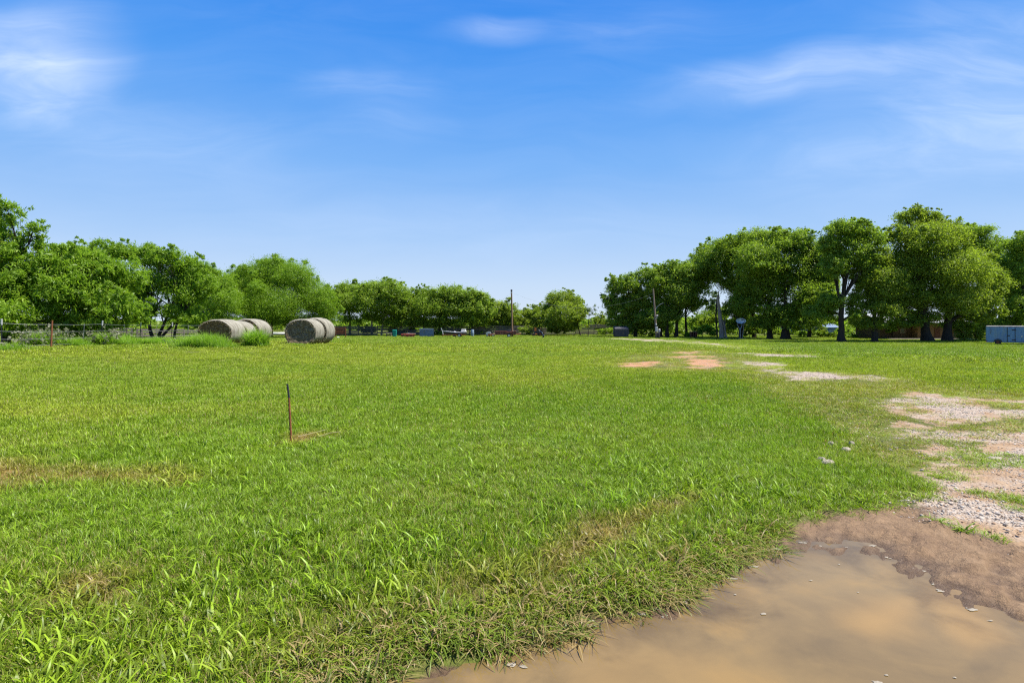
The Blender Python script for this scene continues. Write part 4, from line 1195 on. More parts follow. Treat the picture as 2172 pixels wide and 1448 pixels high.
def hay_bale(label, loc, rz, w_, h_, length, seed, endmat='hay_end', ribs=6):
    root = thing('hay_bale', label, 'hay bale', loc, R(rz), 'round hay bales on the grass')
    na, nl = 64, 30
    ang = np.linspace(0, 2 * math.pi, na, endpoint=False)
    def ring(scale, yy, j):
        ca, sa = np.cos(ang), np.sin(ang)
        x = np.sign(ca) * np.abs(ca) ** 0.93 * w_ / 2 * scale
        z = h_ / 2 + sa * h_ / 2 * scale
        z = np.where(sa < 0, h_ / 2 + np.sign(sa) * np.abs(sa) ** 0.75 * h_ / 2 * scale, z)   # sagged flat foot
        bump = (fbm(ang * 1.6 + seed, np.full(na, yy * 1.5 + seed), seed, 3) - 0.5) * 0.05 * scale
        # keep the seam closed
        f = ang / (2 * math.pi)
        bump = bump * np.minimum(1, 12 * np.minimum(f, 1 - f))
        return np.stack([x * (1 + bump), np.full(na, yy), np.maximum(z * (1 + bump), -0.02)], -1)
    V = []
    r = np.random.default_rng(seed)
    for j in range(nl + 1):
        f = j / nl
        e = min(f, 1 - f) * length
        sc = 1.0 - 0.10 * (1 - min(1, e / 0.17)) ** 2
        sc *= 1 + 0.020 * math.cos(2 * math.pi * ribs * f) + r.normal(0, 0.004)
        V.append(ring(sc, f * length, j))
    V = np.concatenate(V)
    i, j = np.meshgrid(np.arange(nl), np.arange(na), indexing='ij')
    j2 = (j + 1) % na
    q = np.stack([i * na + j, i * na + j2, (i + 1) * na + j2, (i + 1) * na + j], -1).reshape(-1, 4)
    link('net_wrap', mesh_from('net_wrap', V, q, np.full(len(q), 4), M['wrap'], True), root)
    for end in (0, 1):
        E, nr = [], 16
        y0, sgn = (0.0, 1) if end == 0 else (length, -1)
        for k in range(nr + 1):
            f = 1 - k / nr
            rr = ring(0.90 * max(f, 0.01), y0, 0)
            rr[:, 2] = h_ / 2 + (rr[:, 2] - h_ / 2)
            nz = fbm(rr[:, 0] * 7 + seed, rr[:, 2] * 7, seed + 5, 4) - 0.5
            rr[:, 1] = y0 + sgn * ((0.07 * (1 - f ** 3)) + nz * 0.10 * (f < 0.99))
            E.append(rr)
        E = np.concatenate(E)
        i, j = np.meshgrid(np.arange(nr), np.arange(na), indexing='ij')
        j2 = (j + 1) % na
        q = np.stack([i * na + j, (i + 1) * na + j, (i + 1) * na + j2, i * na + j2], -1).reshape(-1, 4)
        link('bale_end', mesh_from('bale_end', E, q, np.full(len(q), 4), M[endmat], True), root)
    # loose straw sticking out round both rims and along the foot
    V2, F2 = [], []
    for q in range(900):
        a = r.uniform(0, 2 * math.pi); y_ = (0.0 if r.uniform() < .6 else length) + r.normal(0, 0.05) if r.uniform() < 0.75 else r.uniform(0, length)
        ca, sa = math.cos(a), math.sin(a)
        sc = r.uniform(0.86, 1.0)
        p = np.array([ca * w_ / 2 * sc, y_, h_ / 2 + (abs(sa) ** (0.75 if sa < 0 else 1)) * np.sign(sa) * h_ / 2 * sc])
        d = r.normal(size=3) + np.array([ca, (-1.2 if y_ < .3 else 1.2) * (y_ < .3 or y_ > length - .3), sa]) * 0.6
        d /= np.linalg.norm(d); s_ = np.cross(d, r.normal(size=3)); s_ /= np.linalg.norm(s_)
        L_ = r.uniform(0.04, 0.15)
        b = len(V2)
        V2 += [p - s_ * .004, p + s_ * .004, p + d * L_ + s_ * .003 + [0, 0, -.3 * L_], p + d * L_ - s_ * .003 + [0, 0, -.3 * L_]]
        F2.append([b, b + 1, b + 2, b + 3])
    tag(link('loose_straw', mesh_from('loose_straw', V2, F2, np.full(len(F2), 4), M['twine']), root), kind='stuff')
    return root


def ground_loc(x, y, dz=0.0):
    return Vector((x, y, Z(x, y) + dz))


b1 = at(455, 732)
k1 = b1.y / F_PX
W1 = 79 * k1
xl = (455 - CX) * k1
hay_bale('ribbed grey hay bale with a brown frayed face behind the tallest grass clump', ground_loc(xl, b1.y, -0.04), -1.5, W1, 55.5 * k1, 1.55, 3, 'hay_end', 5)
hay_bale('middle hay bale of the row of three, a narrow slice between its neighbours', ground_loc(xl + 0.10, b1.y + 1.68, -0.08), 2.0, W1 * 0.97, 54 * k1, 1.25, 4, 'hay_end', 3)
hay_bale('last hay bale of the row of three, half hidden by a green weed clump', ground_loc(xl + 0.16, b1.y + 3.12, -0.05), -5, W1 * 1.0, 58.5 * k1, 1.5, 5, 'hay_end', 4)
b2 = at(638, 731.5)
k2 = b2.y / F_PX
xr = (637 - CX) * k2
hay_bale('dark faced hay bale in front of the pair, grey straw spiralling round its face', ground_loc(xr, b2.y, -0.04), 0.5, 70 * k2, 56.5 * k2, 1.5, 6, 'hay_end_grey', 2)
hay_bale('hay bale tucked behind the dark faced one, just its grey wrap showing', ground_loc(xr + 0.12, b2.y + 1.62, -0.04), -2, 71 * k2, 60 * k2, 1.45, 7, 'hay_end_grey', 3)


# ------------------------------------------------------------------ tall grass and weed clumps (each its own plant)
def clump(name, label, cat, pxs, n, h, wd, seed, mat='weed', group=None, fluff=0.0, lean=0.35):
    """pxs: (px_left, px_right, py_foot, depth m)"""
    a, b = at(pxs[0], pxs[2]), at(pxs[1], pxs[2])
    c = (a + b) / 2
    r = np.random.default_rng(seed)
    V, Fi, T = [], [], []
    half = (b.x - a.x) / 2
    V2, F2 = [], []
    X_ = np.clip(r.normal(0, 0.5, n) * half, -half * 1.05, half * 1.05); Y_ = r.uniform(-0.5, 0.5, n) * pxs[3]
    Zs = hfull(c.x + X_, c.y + Y_)
    for i in range(n):
        x, y = X_[i], Y_[i]
        hh = h * r.uniform(0.45, 1.12) * math.sqrt(max(0.12, 1 - (x / half) ** 2 * 0.8))
        da = r.uniform(0, 6.28); th = abs(r.normal(lean, 0.22)); d_ = np.array([math.cos(da), math.sin(da), 0])
        side = np.array([-math.sin(da + r.normal(0, .6)), math.cos(da), 0])
        p = np.array([x, y, Zs[i] - c.z - 0.02])
        t_ = r.uniform()
        base = len(V)
        for s in range(5):
            f = s / 4
            ww = wd * r.uniform(.8, 1.2) * (1 - f ** 1.7) * .5 + 0.001
            V.append(p - side * ww); V.append(p + side * ww)
            p = p + (d_ * math.sin(th) + np.array([0, 0, math.cos(th)])) * hh / 4
            th += r.uniform(0.1, 0.5)
        for s in range(4):
            k = base + 2 * s
            Fi.append([k, k + 1, k + 3, k + 2]); T.append(t_)
        if r.uniform() < fluff:
            for q in range(5):
                o = p + r.normal(0, 0.04, 3); u_ = r.normal(size=3) * 0.03; v_ = r.normal(size=3) * 0.03
                bb = len(V2); V2 += [o - u_, o - v_, o + u_, o + v_]; F2.append([bb, bb + 1, bb + 2, bb + 3])
    root = thing(name, label, cat, c, 0, group)
    tag(link('blades', mesh_from('blades', V, Fi, np.full(len(Fi), 4), M[mat], False, {'tint': T}), root), kind='stuff')
    if F2:
        tag(link('seed_heads', mesh_from('seed_heads', V2, F2, np.full(len(F2), 4), M['seedhead'], False, {'tint': r.uniform(size=len(F2))}), root), kind='stuff')
    return root


GC = 'uncut clumps around the bales and the wire fence'
clump('grass_clump', 'long bright grass clump in front of the brown faced hay bale', 'grass clump', (372, 496, 737, 1.5), 3600, 0.9, 0.012, 31, group=GC, lean=0.22)
clump('grass_clump', 'brown tipped grass clump at the end of the wire fence', 'grass clump', (362, 420, 731, 1.2), 1300, 0.65, 0.010, 32, group=GC, fluff=0.02)
clump('weed_clump', 'tall leafy weeds leaning on the row of three bales', 'weeds', (516, 568, 735, 1.0), 1300, 1.25, 0.028, 33, group=GC, lean=0.35)
clump('grass_clump', 'thin grass fringe at the foot of the dark faced bale', 'grass clump', (596, 668, 733.5, 0.5), 800, 0.22, 0.014, 34, group=GC)
clump('grass_clump', 'little weedy tuft at the corner of the rear bale', 'grass clump', (690, 722, 727, 0.8), 350, 0.25, 0.014, 35, group=GC)
clump('grass_clump', 'yellowing grass hump by the white tipped post near the dark trunk', 'grass clump', (-20, 55, 742, 1.4), 1500, 0.5, 0.012, 36, group=GC, fluff=0.03)
clump('flowering_weed', 'tall pale flowered weed bush beside the rusty fence post', 'weeds', (66, 126, 735, 1.2), 2400, 1.0, 0.028, 37, group=GC, fluff=0.16, lean=0.25)
clump('flowering_weed', 'narrow pale flowered weed at the post next to the spreading mesquite', 'weeds', (202, 240, 733, 0.7), 1000, 0.95, 0.026, 38, group=GC, fluff=0.13, lean=0.2)
clump('flowering_weed', 'shorter seedy weed clump halfway between the two middle white tipped posts', 'weeds', (246, 288, 731, 0.7), 1000, 0.85, 0.024, 39, group=GC, fluff=0.07, lean=0.25)
for k, (x0, x1, py, h, lab) in enumerate([
        (120, 205, 734, 0.38, 'strip of rough grass along the fence from the rusty post to the flowered weed'),
        (236, 300, 732, 0.36, 'strip of rough grass under the overhanging mesquite branches'),
        (298, 372, 730.5, 0.34, 'strip of rough grass between the last two white tipped posts')]):
    clump('rough_grass', lab, 'grass clump', (x0, x1, py, 1.8), 4200, h * 1.7, 0.015, 60 + k, group=GC)
clump('lone_tuft', 'dark broad bladed grass tuft standing up from the mown field', 'grass clump', (1262, 1352, 1062, 0.35), 60, 0.20, 0.010, 71, group=None, lean=0.4)


# ------------------------------------------------------------------ wire fence with steel T posts
def wire_fence():
    a = at(2, 742)
    root = thing('wire_fence', 'wire stock fence on thin steel posts, some with white tips, below the mesquites', 'fence', (0, 0, 0))
    spec = [(-75, 748, 688, 'w', .02), (3, 742, 676, 'w', 0.0), (108, 737.5, 680, 'r', 0.05), (213, 732.5, 680, 'w', .085), (296, 729, 683, 'w', .065), (363, 727, 683.5, 'w', .06), (445, 724, 684, 'w', .03)]
    tops, feet = [], []
    for (px, py, pt, kd, ln) in spec:
        p = at(px, py)
        h = (py - pt) * p.y / F_PX
        top = Vector((p.x + ln * h, p.y, p.z + h))
        feet.append(p); tops.append(top)
        mb = MB()
        d = (top - p)
        r_ = 0.022
        if kd == 'r':
            mb.tube([p - Vector((0, 0, .2)), p + d * .5, top], [0.042, 0.04, 0.036], 8)
            tag(mb.build('fence_post', M['orange_rust'], root), 'rusty orange leaning post')
        else:
            for off, sx, sy in ((0, 0.045, 0.008), (0.016, 0.008, 0.032)):   # T section
                q = p - Vector((0, 0, .2)) + Vector((0, off, 0))
                e = p + d * 0.80 + Vector((0, off, 0))
                vs = [q + Vector((sgx * sx / 2, sgy * sy / 2, 0)) for sgx, sgy in ((-1, -1), (1, -1), (1, 1), (-1, 1))] + [e + Vector((sgx * sx / 2, sgy * sy / 2, 0)) for sgx, sgy in ((-1, -1), (1, -1), (1, 1), (-1, 1))]
                mb.add(vs, [(0, 3, 2, 1), (4, 5, 6, 7), (0, 1, 5, 4), (1, 2, 6, 5), (2, 3, 7, 6), (3, 0, 4, 7)])
            po = mb.build('fence_post', M['dark_steel'], root)
            tp = MB().box(p + d * 0.90 + Vector((0, 0.008, 0)), (0.055, 0.05, h * 0.20), (0, math.atan(ln), 0), 0.006)
            tp.build('white_tip', M['white_paint'], po)
    # wires: top strand and three more, pulled from post to post
    for fr in (0.86, 0.60, 0.34, 0.12):
        pts = []
        for i in range(len(spec)):
            pts.append(feet[i] + (tops[i] - feet[i]) * fr + Vector((0, -0.03, 0)))
            if i < len(spec) - 1:
                nx = feet[i + 1] + (tops[i + 1] - feet[i + 1]) * fr + Vector((0, -0.03, 0))
                pts.append(pts[-1].lerp(nx, 0.5) + Vector((0, 0, -0.03)))
        MB().tube(pts, 0.007, 4).build('wire', M['galv'], root)
    for i, f in ((2, 0.62), (3, 0.55), (4, 0.5), (5, .4)):
        p = feet[i].lerp(feet[i + 1], f); t_ = tops[i].lerp(tops[i + 1], f)
        MB().tube([p, p.lerp(t_, 0.88)], 0.012, 5).build('wire_stay', M['galv'], root)


wire_fence()


# ------------------------------------------------------------------ weathered plank fence at the back, in runs
def plank_run(label, pts, h, seed, rails=4):
    """pts: photo pixels of the fence foot"""
    P = [at(*p) for p in pts]
    root = thing('plank_fence', label, 'fence', P[0], 0, 'runs of weathered plank fence')
    rr = random.Random(seed)
    O = P[0]
    for a, b in zip(P[:-1], P[1:]):
        n = max(1, int((b - a).length / 2.6))
        for i in range(n):
            p, q = a.lerp(b, i / n) - O, a.lerp(b, (i + 1) / n) - O
            ang = math.atan2(q.y - p.y, q.x - p.x)
            L_ = (q - p).length
            mb = MB().box(p + Vector((0, 0.06, h * 0.52 - 0.1)), (0.14, 0.14, h * 1.06 + 0.2), (rr.uniform(-.03, .03), rr.uniform(-.03, .03), ang), 0.012)
            mb.build('post', M['rail'], root)
            rb = MB()
            for k in range(rails):
                if rr.random() < 0.07:
                    continue
                z = h * (0.14 + 0.80 * k / (rails - 1))
                m = (p + q) / 2
                rb.box((m.x, m.y - 0.035 - 0.004 * (i % 2), m.z + z + rr.uniform(-.05, .05)), (L_ * rr.uniform(.98, 1.04), 0.035, h * rr.uniform(0.11, 0.17)), (0, rr.uniform(-.022, .022), ang), 0.005)
            rb.build('planks', M['old_plank'], root)
    return root


plank_run('grey plank fence run seen under the spreading mesquite and the open stemmed one', [(150, 722), (300, 721), (430, 719.5)], 1.25, 1)
plank_run('dark plank fence run from the hay bales to the boat', [(640, 713), (720, 712), (800, 711.5), (930, 711)], 1.75, 2, 5)
plank_run('dark plank fence run behind the maroon trailer and the tractor', [(930, 711), (1060, 710.5), (1180, 710)], 1.75, 3, 5)
plank_run('dark plank fence run behind the sapling and the dumpster', [(1180, 710), (1260, 709.8), (1340, 709.6)], 1.95, 4, 5)
plank_run('short reddish plank run under the shade trees by the meter pole', [(1340, 711.5), (1372, 712)], 1.5, 5, 4)

# ------------------------------------------------------------------ the stake in the field
p = at(617, 934)
k = p.y / F_PX
st = thing('steel_stake', 'bent rusty steel stake standing alone in the mown grass', 'stake', p)
MB().tube([(0, 0, -.2), (-0.4 * k, 0, 20 * k), (-2.5 * k, 0, 60 * k), (-3.5 * k, 0, 84 * k), (-4 * k, 0, 91 * k)], [0.0155, 0.0155, 0.0145, 0.014, 0.0135], 8).build('rod', M['rust'], st)
MB().tube([(-4 * k, 0, 91 * k), (-5.6 * k, 0, 105 * k), (-7.6 * k, 0, 120 * k)], [0.0145, 0.0145, 0.0135], 8).build('dark_tip', M['dark_steel'], st)
for nm, lab, pts in (('dry_stem', 'long pale dry stem lying by the steel stake', [(632, 935), (660, 928), (690, 920)]),
                     ('dry_stem', 'shorter pale dry stem lying beyond the long one by the stake', [(676, 935), (700, 927), (722, 924)])):
    q = [at(*a) for a in pts]
    MBt = MB().tube([v_ + Vector((0, 0, 0.06)) for v_ in q], 0.0032, 5)
    tag(MBt.build(nm, M['twine'], None), lab, 'dry stem', 'dry stems by the stake')

# ------------------------------------------------------------------ pale flat stones in the grass
GS = 'pale flat stones lying in the grass'
for k_, (px, py, w_, lab) in enumerate([
        (1757, 985, 30, 'larger pale flat stone of the two closest together in the grass'), (1742, 978, 18, 'smaller pale stone touching the larger of the close pair'),
        (1795, 957, 24, 'pale stone lying alone in the grass just beyond the close pair'), (1806, 944, 14, 'small pale chip furthest from the puddle among the grass stones'),
        (1762, 944, 14, 'small pale chip on the side towards the open lawn'), (2108, 972, 34, 'broad whitish slab on the bare gravel patch')]):
    p = at(px, py)
    s_ = w_ * p.y / F_PX / 2.2
    r = np.random.default_rng(800 + k_)
    bmv, bmf = [], []
    n = 11
    aa = np.linspace(0, 2 * math.pi, n, endpoint=False) + r.uniform(-.2, .2, n)
    rr = r.uniform(.75, 1.15, n)
    for lev, (sc, z) in enumerate(((1.0, -.05), (1.04, .008), (0.80, .024), (0.35, 0.030))):
        for q in range(n):
            bmv.append((math.cos(aa[q]) * rr[q] * s_ * sc, math.sin(aa[q]) * rr[q] * s_ * sc * .8, z + r.uniform(-.006, .006) * (lev > 0)))
    for lev in range(3):
        for q in range(n):
            bmf.append((lev * n + q, lev * n + (q + 1) % n, (lev + 1) * n + (q + 1) % n, (lev + 1) * n + q))
    bmf.append(tuple(range(3 * n, 4 * n)))
    mb = MB(); mb.add(bmv, bmf)
    o = mb.build('flat_stone', M['limestone'])
    o.location = p + Vector((0, 0, 0.02 if px < 2000 else -0.01))
    tag(o, lab, 'stone', GS)


# ------------------------------------------------------------------ foam flecks and leaves floating on the puddle
def foam():
    r = np.random.default_rng(55)
    V, Fi, Fl = [], [], []
    spots = [(1795, 1160), (1770, 1150), (1720, 1156), (1700, 1150), (1740, 1157), (1815, 1166), (1845, 1163), (1880, 1181), (1900, 1185), (1930, 1203), (1960, 1210), (1945, 1218), (1650, 1163), (1630, 1166), (1640, 1178),
             (2060, 1242), (2090, 1262), (2120, 1276), (2130, 1279), (2160, 1280), (2105, 1285), (1985, 1236), (1990, 1250), (1987, 1307), (2050, 1288), (2100, 1315), (1960, 1260), (1575, 1190), (1560, 1200),
             (1535, 1245), (1545, 1225), (1455, 1275), (1440, 1278), (1450, 1275), (1405, 1307), (1370, 1312), (1360, 1300), (1340, 1285), (1320, 1305), (1255, 1315), (1250, 1327), (1310, 1365), (1085, 1408), (1110, 1412),
             (2080, 1425), (1880, 1430), (2025, 1435), (2012, 1432), (1860, 1445), (2035, 1205), (1990, 1205), (1780, 1196), (1720, 1230), (1640, 1205), (1600, 1200), (1560, 1260), (1540, 1300), (1620, 1300), (1820, 1255), (2040, 1365)]
    for (px, py) in [q for i_, q in enumerate(spots) if i_ % 3 != 2]:
        for rep in range(1 + int(r.uniform() < 0.55)):
            ax = px + r.normal(0, 7) * rep; ay = py + r.normal(0, 3) * rep
            dx, dz = (ax - CX) / F_PX, (HY - ay) / F_PX
            t = (WATER_Z + 0.004 - CAM_H) / dz
            c = np.array([dx * t, t, WATER_Z + 0.0035])
            s_ = 0.005 + 0.014 * r.uniform() ** 2 * (0.6 if py > 1300 and px > 1300 else 1)
            n = 11
            a = np.linspace(0, 2 * math.pi, n, endpoint=False)
            rad = s_ * r.uniform(.55, 1.35, n)
            b = len(V)
            ex = r.uniform(1.1, 2.4)
            for q in range(n):
                V.append(c + [math.cos(a[q]) * rad[q] * ex, math.sin(a[q]) * rad[q], 0])
            for q in range(n):
                V.append(c + [math.cos(a[q]) * rad[q] * ex * .8, math.sin(a[q]) * rad[q] * .8, 0.0012])
            for q in range(n):
                Fi += [b + q, b + (q + 1) % n, b + n + (q + 1) % n, b + n + q]; Fl.append(4)
            Fi += list(range(b + n, b + 2 * n)); Fl.append(n)
    tag(link('foam', mesh_from('foam', V, Fi, Fl, M['foam'])), 'pale scum flecks and petals floating on the muddy puddle', 'foam', kind='stuff')


foam()


# ================================================================== things along the back fence
def wheel(root, c, rad, wid, rim='white_paint', name='wheel'):
    """wheel whose axle runs along y, seen face-on from -y"""
    wv_ = MB()
    pr = [(rad * .58, -wid * .5), (rad * .9, -wid * .52), (rad, -wid * .3), (rad, wid * .3), (rad * .9, wid * .52), (rad * .58, wid * .5)]
    n = 22
    vs = [(math.cos(2 * math.pi * k / n) * r_, y_, math.sin(2 * math.pi * k / n) * r_) for r_, y_ in pr for k in range(n)]
    fs = [(i * n + k, i * n + (k + 1) % n, (i + 1) * n + (k + 1) % n, (i + 1) * n + k) for i in range(len(pr) - 1) for k in range(n)]
    wv_.add(vs, fs, True)
    o = wv_.build(name, M['tyre'], root)
    o.location = c
    rm = MB().cyl((0, -wid * .40, 0), (0, wid * .40, 0), rad * .60, 20)
    rm.cyl((0, -wid * .46, 0), (0, -wid * .40, 0), rad * .2, 10)
    rm.build('rim', M[rim], o)
    return o


def put(name, label, cat, px, py, rz=0.0, group=None):
    p = at(px, py)
    p.z = Z(p.x, p.y)
    return thing(name, label, cat, p, R(rz), group), p.y / F_PX


# rusty livestock gate panel leaning on the fence, and the white scrap at its foot
g, k = put('stock_gate', 'rusty brown barred stock gate standing beside the hay bales', 'gate', 722, 716.5)
W_, H_ = 22 * k, 22.5 * k
fr = MB()
for sx in (-1, 1):
    fr.box((sx * W_ / 2, 0, H_ / 2 - .1), (0.10, 0.10, H_ + .2), bev=0.01)
fr.box((0, 0, H_ - 0.04), (W_ - 0.10, 0.08, 0.08), bev=0.01)
fr.build('gate_frame', M['rust'], g)
for z in (0.86, 0.68, 0.54, 0.40):
    MB().box((0, -0.02, H_ * z), (W_ - 0.10, 0.04, H_ * 0.075), bev=0.005).build('bar', M['rust'], g)
MB().box((0, 0.06, H_ * .62), (W_ - .12, 0.02, H_ * .5)).build('backing_panel', M['maroon'], g)
sc_, k = put('white_scrap', 'small white scrap lying in the grass at the foot of the rusty gate', 'scrap', 718, 717)
MB().box((0, -.15, 0.10), (0.36, 0.22, 0.12), (0.3, 0.12, 0.3), 0.02).build('sheet', M['white_paint'], sc_)

# long white trough/tank behind the bales
tk, k = put('stock_tank', 'long low white tank lying behind the hay bales', 'tank', 586, 712)
MB().tube([(-22 * k, 0, 4.2 * k), (-21 * k, 0, 4.2 * k), (21 * k, 0, 4.2 * k), (22 * k, 0, 4.2 * k)], [1.6 * k, 3.4 * k, 3.4 * k, 1.6 * k], 18).build('shell', M['white_paint'], tk)
for sx in (-1, 1):
    MB().box((sx * 14 * k, 0, 0.6 * k), (0.25, 3.6 * k, 2.2 * k), bev=0.02).build('saddle', M['grey_metal'], tk)

# wheelie bin
bn, k = put('wheelie_bin', 'teal green wheelie bin standing by the plank fence', 'bin', 837, 714.8)
w0, w1, h_ = 3.1 * k, 3.9 * k, 14.0 * k
vs = [(x * ww, y * ww, z) for z, ww in ((0.06, w0), (h_, w1)) for x, y in ((-1, -1), (1, -1), (1, 1), (-1, 1))]
MB().add(vs, [(0, 3, 2, 1), (0, 1, 5, 4), (1, 2, 6, 5), (2, 3, 7, 6), (3, 0, 4, 7), (4, 5, 6, 7)]).build('body', M['bin_green'], bn)
MB().box((0, 0, h_ + .045), (w1 * 2.16, w1 * 2.2, 0.075), (0.05, 0, 0), 0.02).build('lid', M['bin_green'], bn)
for sx in (-1, 1):
    MB().cyl((sx * w0 * .95, w0 * .9, 0.11), (sx * w0 * 1.1, w0 * .9, 0.11), 0.11, 14).build('wheel', M['tyre'], bn)
MB().tube([(-w1 * .8, w1 * 1.1, h_ - .05), (-w1 * .8, w1 * 1.32, h_), (w1 * .8, w1 * 1.32, h_), (w1 * .8, w1 * 1.1, h_ - .05)], 0.022, 6).build('handle', M['bin_green'], bn)

# low bench-like stack next to the bin
bq, k = put('plank_bench', 'low dark bench with a pale plank top beside the teal bin', 'bench', 825, 714)
MB().box((0, 0, 7.0 * k), (12 * k, 0.5, 0.09), bev=0.01).build('plank_top', M['limestone'], bq)
for sx in (-1, 1):
    MB().box((sx * 4.6 * k, 0, 3.3 * k), (0.10, 0.42, 6.6 * k), bev=0.01).build('leg', M['old_plank'], bq)
MB().box((0, 0.1, 3.3 * k), (9.0 * k, 0.05, 0.20)).build('stretcher', M['old_plank'], bq)

# red flat implement
rd, k = put('red_wagon_frame', 'low red rusty wagon bed with three side panels and a pale pole on top', 'wagon', 866, 714.8)
MB().box((0, 0, 6.4 * k), (28 * k, 1.3, 0.10), bev=0.01).build('bed', M['red_rust'], rd)
for q in (-1, 0, 1):
    MB().box((q * 8.6 * k - 1 * k, -0.66, 3.4 * k), (7.6 * k, 0.05, 5.6 * k), (0.05, 0, 0), 0.01).build('side_panel', M['red_rust'], rd)
for sx in (-1, 1):
    MB().box((sx * 11.5 * k, 0.2, 2.9 * k), (0.12, 0.9, 5.9 * k), bev=.01).build('support', M['maroon'], rd)
MB().tube([(-4 * k, -0.3, 7.4 * k), (16.5 * k, -0.3, 7.2 * k)], 0.055, 8).build('pole', M['limestone'], rd)
MB().tube([(0.5 * k, -.1, 7.0 * k), (0.5 * k, -.1, 9.0 * k)], 0.12, 8).build('knob', M['slate_blue'], rd)

# blue steel sheeting (an old tank side)
bs_, k = put('steel_sheet', 'faded blue steel sheet leaning upright against the plank fence', 'metal sheet', 905, 713.8)
mb = MB()
n = 26
vs = []
for q in range(n + 1):
    x = -15 * k + 30 * k * q / n
    y = 0.035 * (q % 2)
    for z in (0.0, 17.5 * k - (0.10 if q > 20 else 0)):
        vs.append((x, y - z * 0.06, z)); vs.append((x, y - z * 0.06 + 0.012, z))
fs = []
for q in range(n):
    a, b = 4 * q, 4 * q + 4
    fs += [(a, b, b + 2, a + 2), (a + 1, a + 3, b + 3, b + 1), (a + 2, b + 2, b + 3, a + 3), (a, a + 1, b + 1, b)]
fs += [(0, 2, 3, 1), (4 * n, 4 * n + 1, 4 * n + 3, 4 * n + 2)]
mb.add(vs, fs).build('corrugated_sheet', M['slate_blue'], bs_)
MB().box((0, -16.2 * k * .06 - .03, 16.2 * k), (29.6 * k, 0.05, 0.12), bev=.01).build('top_rail', M['shed_pale'], bs_)
MB().box((14.6 * k, .12, 8 * k), (0.1, 0.1, 16 * k), bev=.01).build('side_stud', M['dark_steel'], bs_)

bp_, k = put('plastic_drum', 'pale blue upright drum by the fence between the boat and the maroon trailer', 'drum', 1002, 713)
MB().tube([(0, 0, 0), (0, 0, .08), (0, 0, 4.5 * k), (0, 0, 5 * k), (0, 0, 9 * k), (0, 0, 9.5 * k), (0, 0, 13.6 * k), (0, 0, 14.4 * k)],
          [3.0 * k, 3.3 * k, 3.3 * k, 3.45 * k, 3.45 * k, 3.3 * k, 3.3 * k, 2.9 * k], 18).build('shell', M['shed_pale'], bp_)
MB().cyl((1 * k, 0, 14.4 * k), (1 * k, 0, 14.9 * k), 0.06, 8).build('bung', M['dark_steel'], bp_)

# boat on its trailer
bt, k = put('boat_trailer', 'dark rusty boat trailer with a white wheel and an upright winch post', 'trailer', 964, 714.8)
fr = MB()
for y in (-0.55, 0.55):
    fr.tube([(-26 * k, y * .15, 5.2 * k), (-18 * k, y * .8, 5.2 * k), (24 * k, y, 5.2 * k)], 0.05, 6)
for x in (-12, 2, 16, 23):
    fr.tube([(x * k, -.55, 5.2 * k), (x * k, .55, 5.2 * k)], 0.04, 6)
fr.build('frame', M['rust'], bt)
MB().tube([(-24 * k, 0, 5 * k), (-25.5 * k, 0, 12 * k), (-28.5 * k, 0, 19.5 * k)], [0.07, 0.06, 0.05], 6).build('winch_post', M['silver'], bt)
MB().tube([(-25 * k, 0, 5 * k), (-25 * k, 0, 0)], 0.06, 6).build('jack_leg', M['rust'], bt)
for y in (-0.80, 0.80):
    wheel(bt, (11 * k, y, 4.0 * k), 4.0 * k, 0.20)
    fm_ = MB()
    n = 12
    vs = [(11 * k + math.cos(math.pi * q / n) * 5.2 * k, y + dy, 4.2 * k + math.sin(math.pi * q / n) * 4.8 * k) for dy in (-.14, .14) for q in range(n + 1)]
    fm_.add(vs, [(q, q + 1, q + n + 2, q + n + 1) for q in range(n)], True)
    fm_.build('mudguard', M['maroon'], bt)
MB().box((0, 0, 3.6 * k), (0.5, 1.0, 0.32), bev=.03).build('battery_box', M['dark_steel'], bt)
bo, k = put('small_boat', 'small dark and white boat with a pale engine cover resting on the boat trailer', 'boat', 964, 714.6)
prof = [(-24, 9.5, 12.5, .12), (-18, 7.2, 12.3, .5), (-8, 6.2, 11.2, .78), (4, 6.0, 10.4, .85), (16, 6.2, 10.4, .85), (25, 6.6, 10.2, .80)]
vs = []
for x, zb, zt, hw in prof:
    vs += [(x * k, -hw, zt * k), (x * k, -hw * .82, (zb + 1.6) * k), (x * k, 0, zb * k), (x * k, hw * .82, (zb + 1.6) * k), (x * k, hw, zt * k)]
fs = [(i * 5 + j, (i + 1) * 5 + j, (i + 1) * 5 + j + 1, i * 5 + j + 1) for i in range(5) for j in range(4)] + [(0, 1, 2, 3, 4), (29, 28, 27, 26, 25)]
MB().add(vs, fs).build('hull', M['dark_steel'], bo)
vs, fs = [], []
for x, zb, zt, hw in prof:
    vs += [(x * k, -hw - .03, (zt - 1.0) * k), (x * k, -hw - .03, (zt + .5) * k), (x * k, hw + .03, (zt + .5) * k), (x * k, hw + .03, (zt - 1.0) * k)]
for i in range(5):
    a, b = 4 * i, 4 * i + 4
    fs += [(a, b, b + 1, a + 1), (a + 1, b + 1, b + 2, a + 2), (a + 2, b + 2, b + 3, a + 3)]
fs += [(0, 1, 2, 3), (20, 23, 22, 21)]
MB().add(vs, fs).build('deck', M['white_paint'], bo)
MB().box((1 * k, -.1, 9.8 * k), (6 * k, 1.2, 5 * k), (0, .12, 0), 0.12).build('console', M['silver'], bo)
MB().box((19.5 * k, 0, 12.6 * k), (12 * k, 1.1, 4.6 * k), (0, -.03, 0), 0.2).build('engine_cover', M['silver'], bo)
MB().box((19.5 * k, 0, 15.8 * k), (10 * k, .9, 2 * k), (0, -.03, 0), 0.12).build('cover_cap', M['white_paint'], bo)
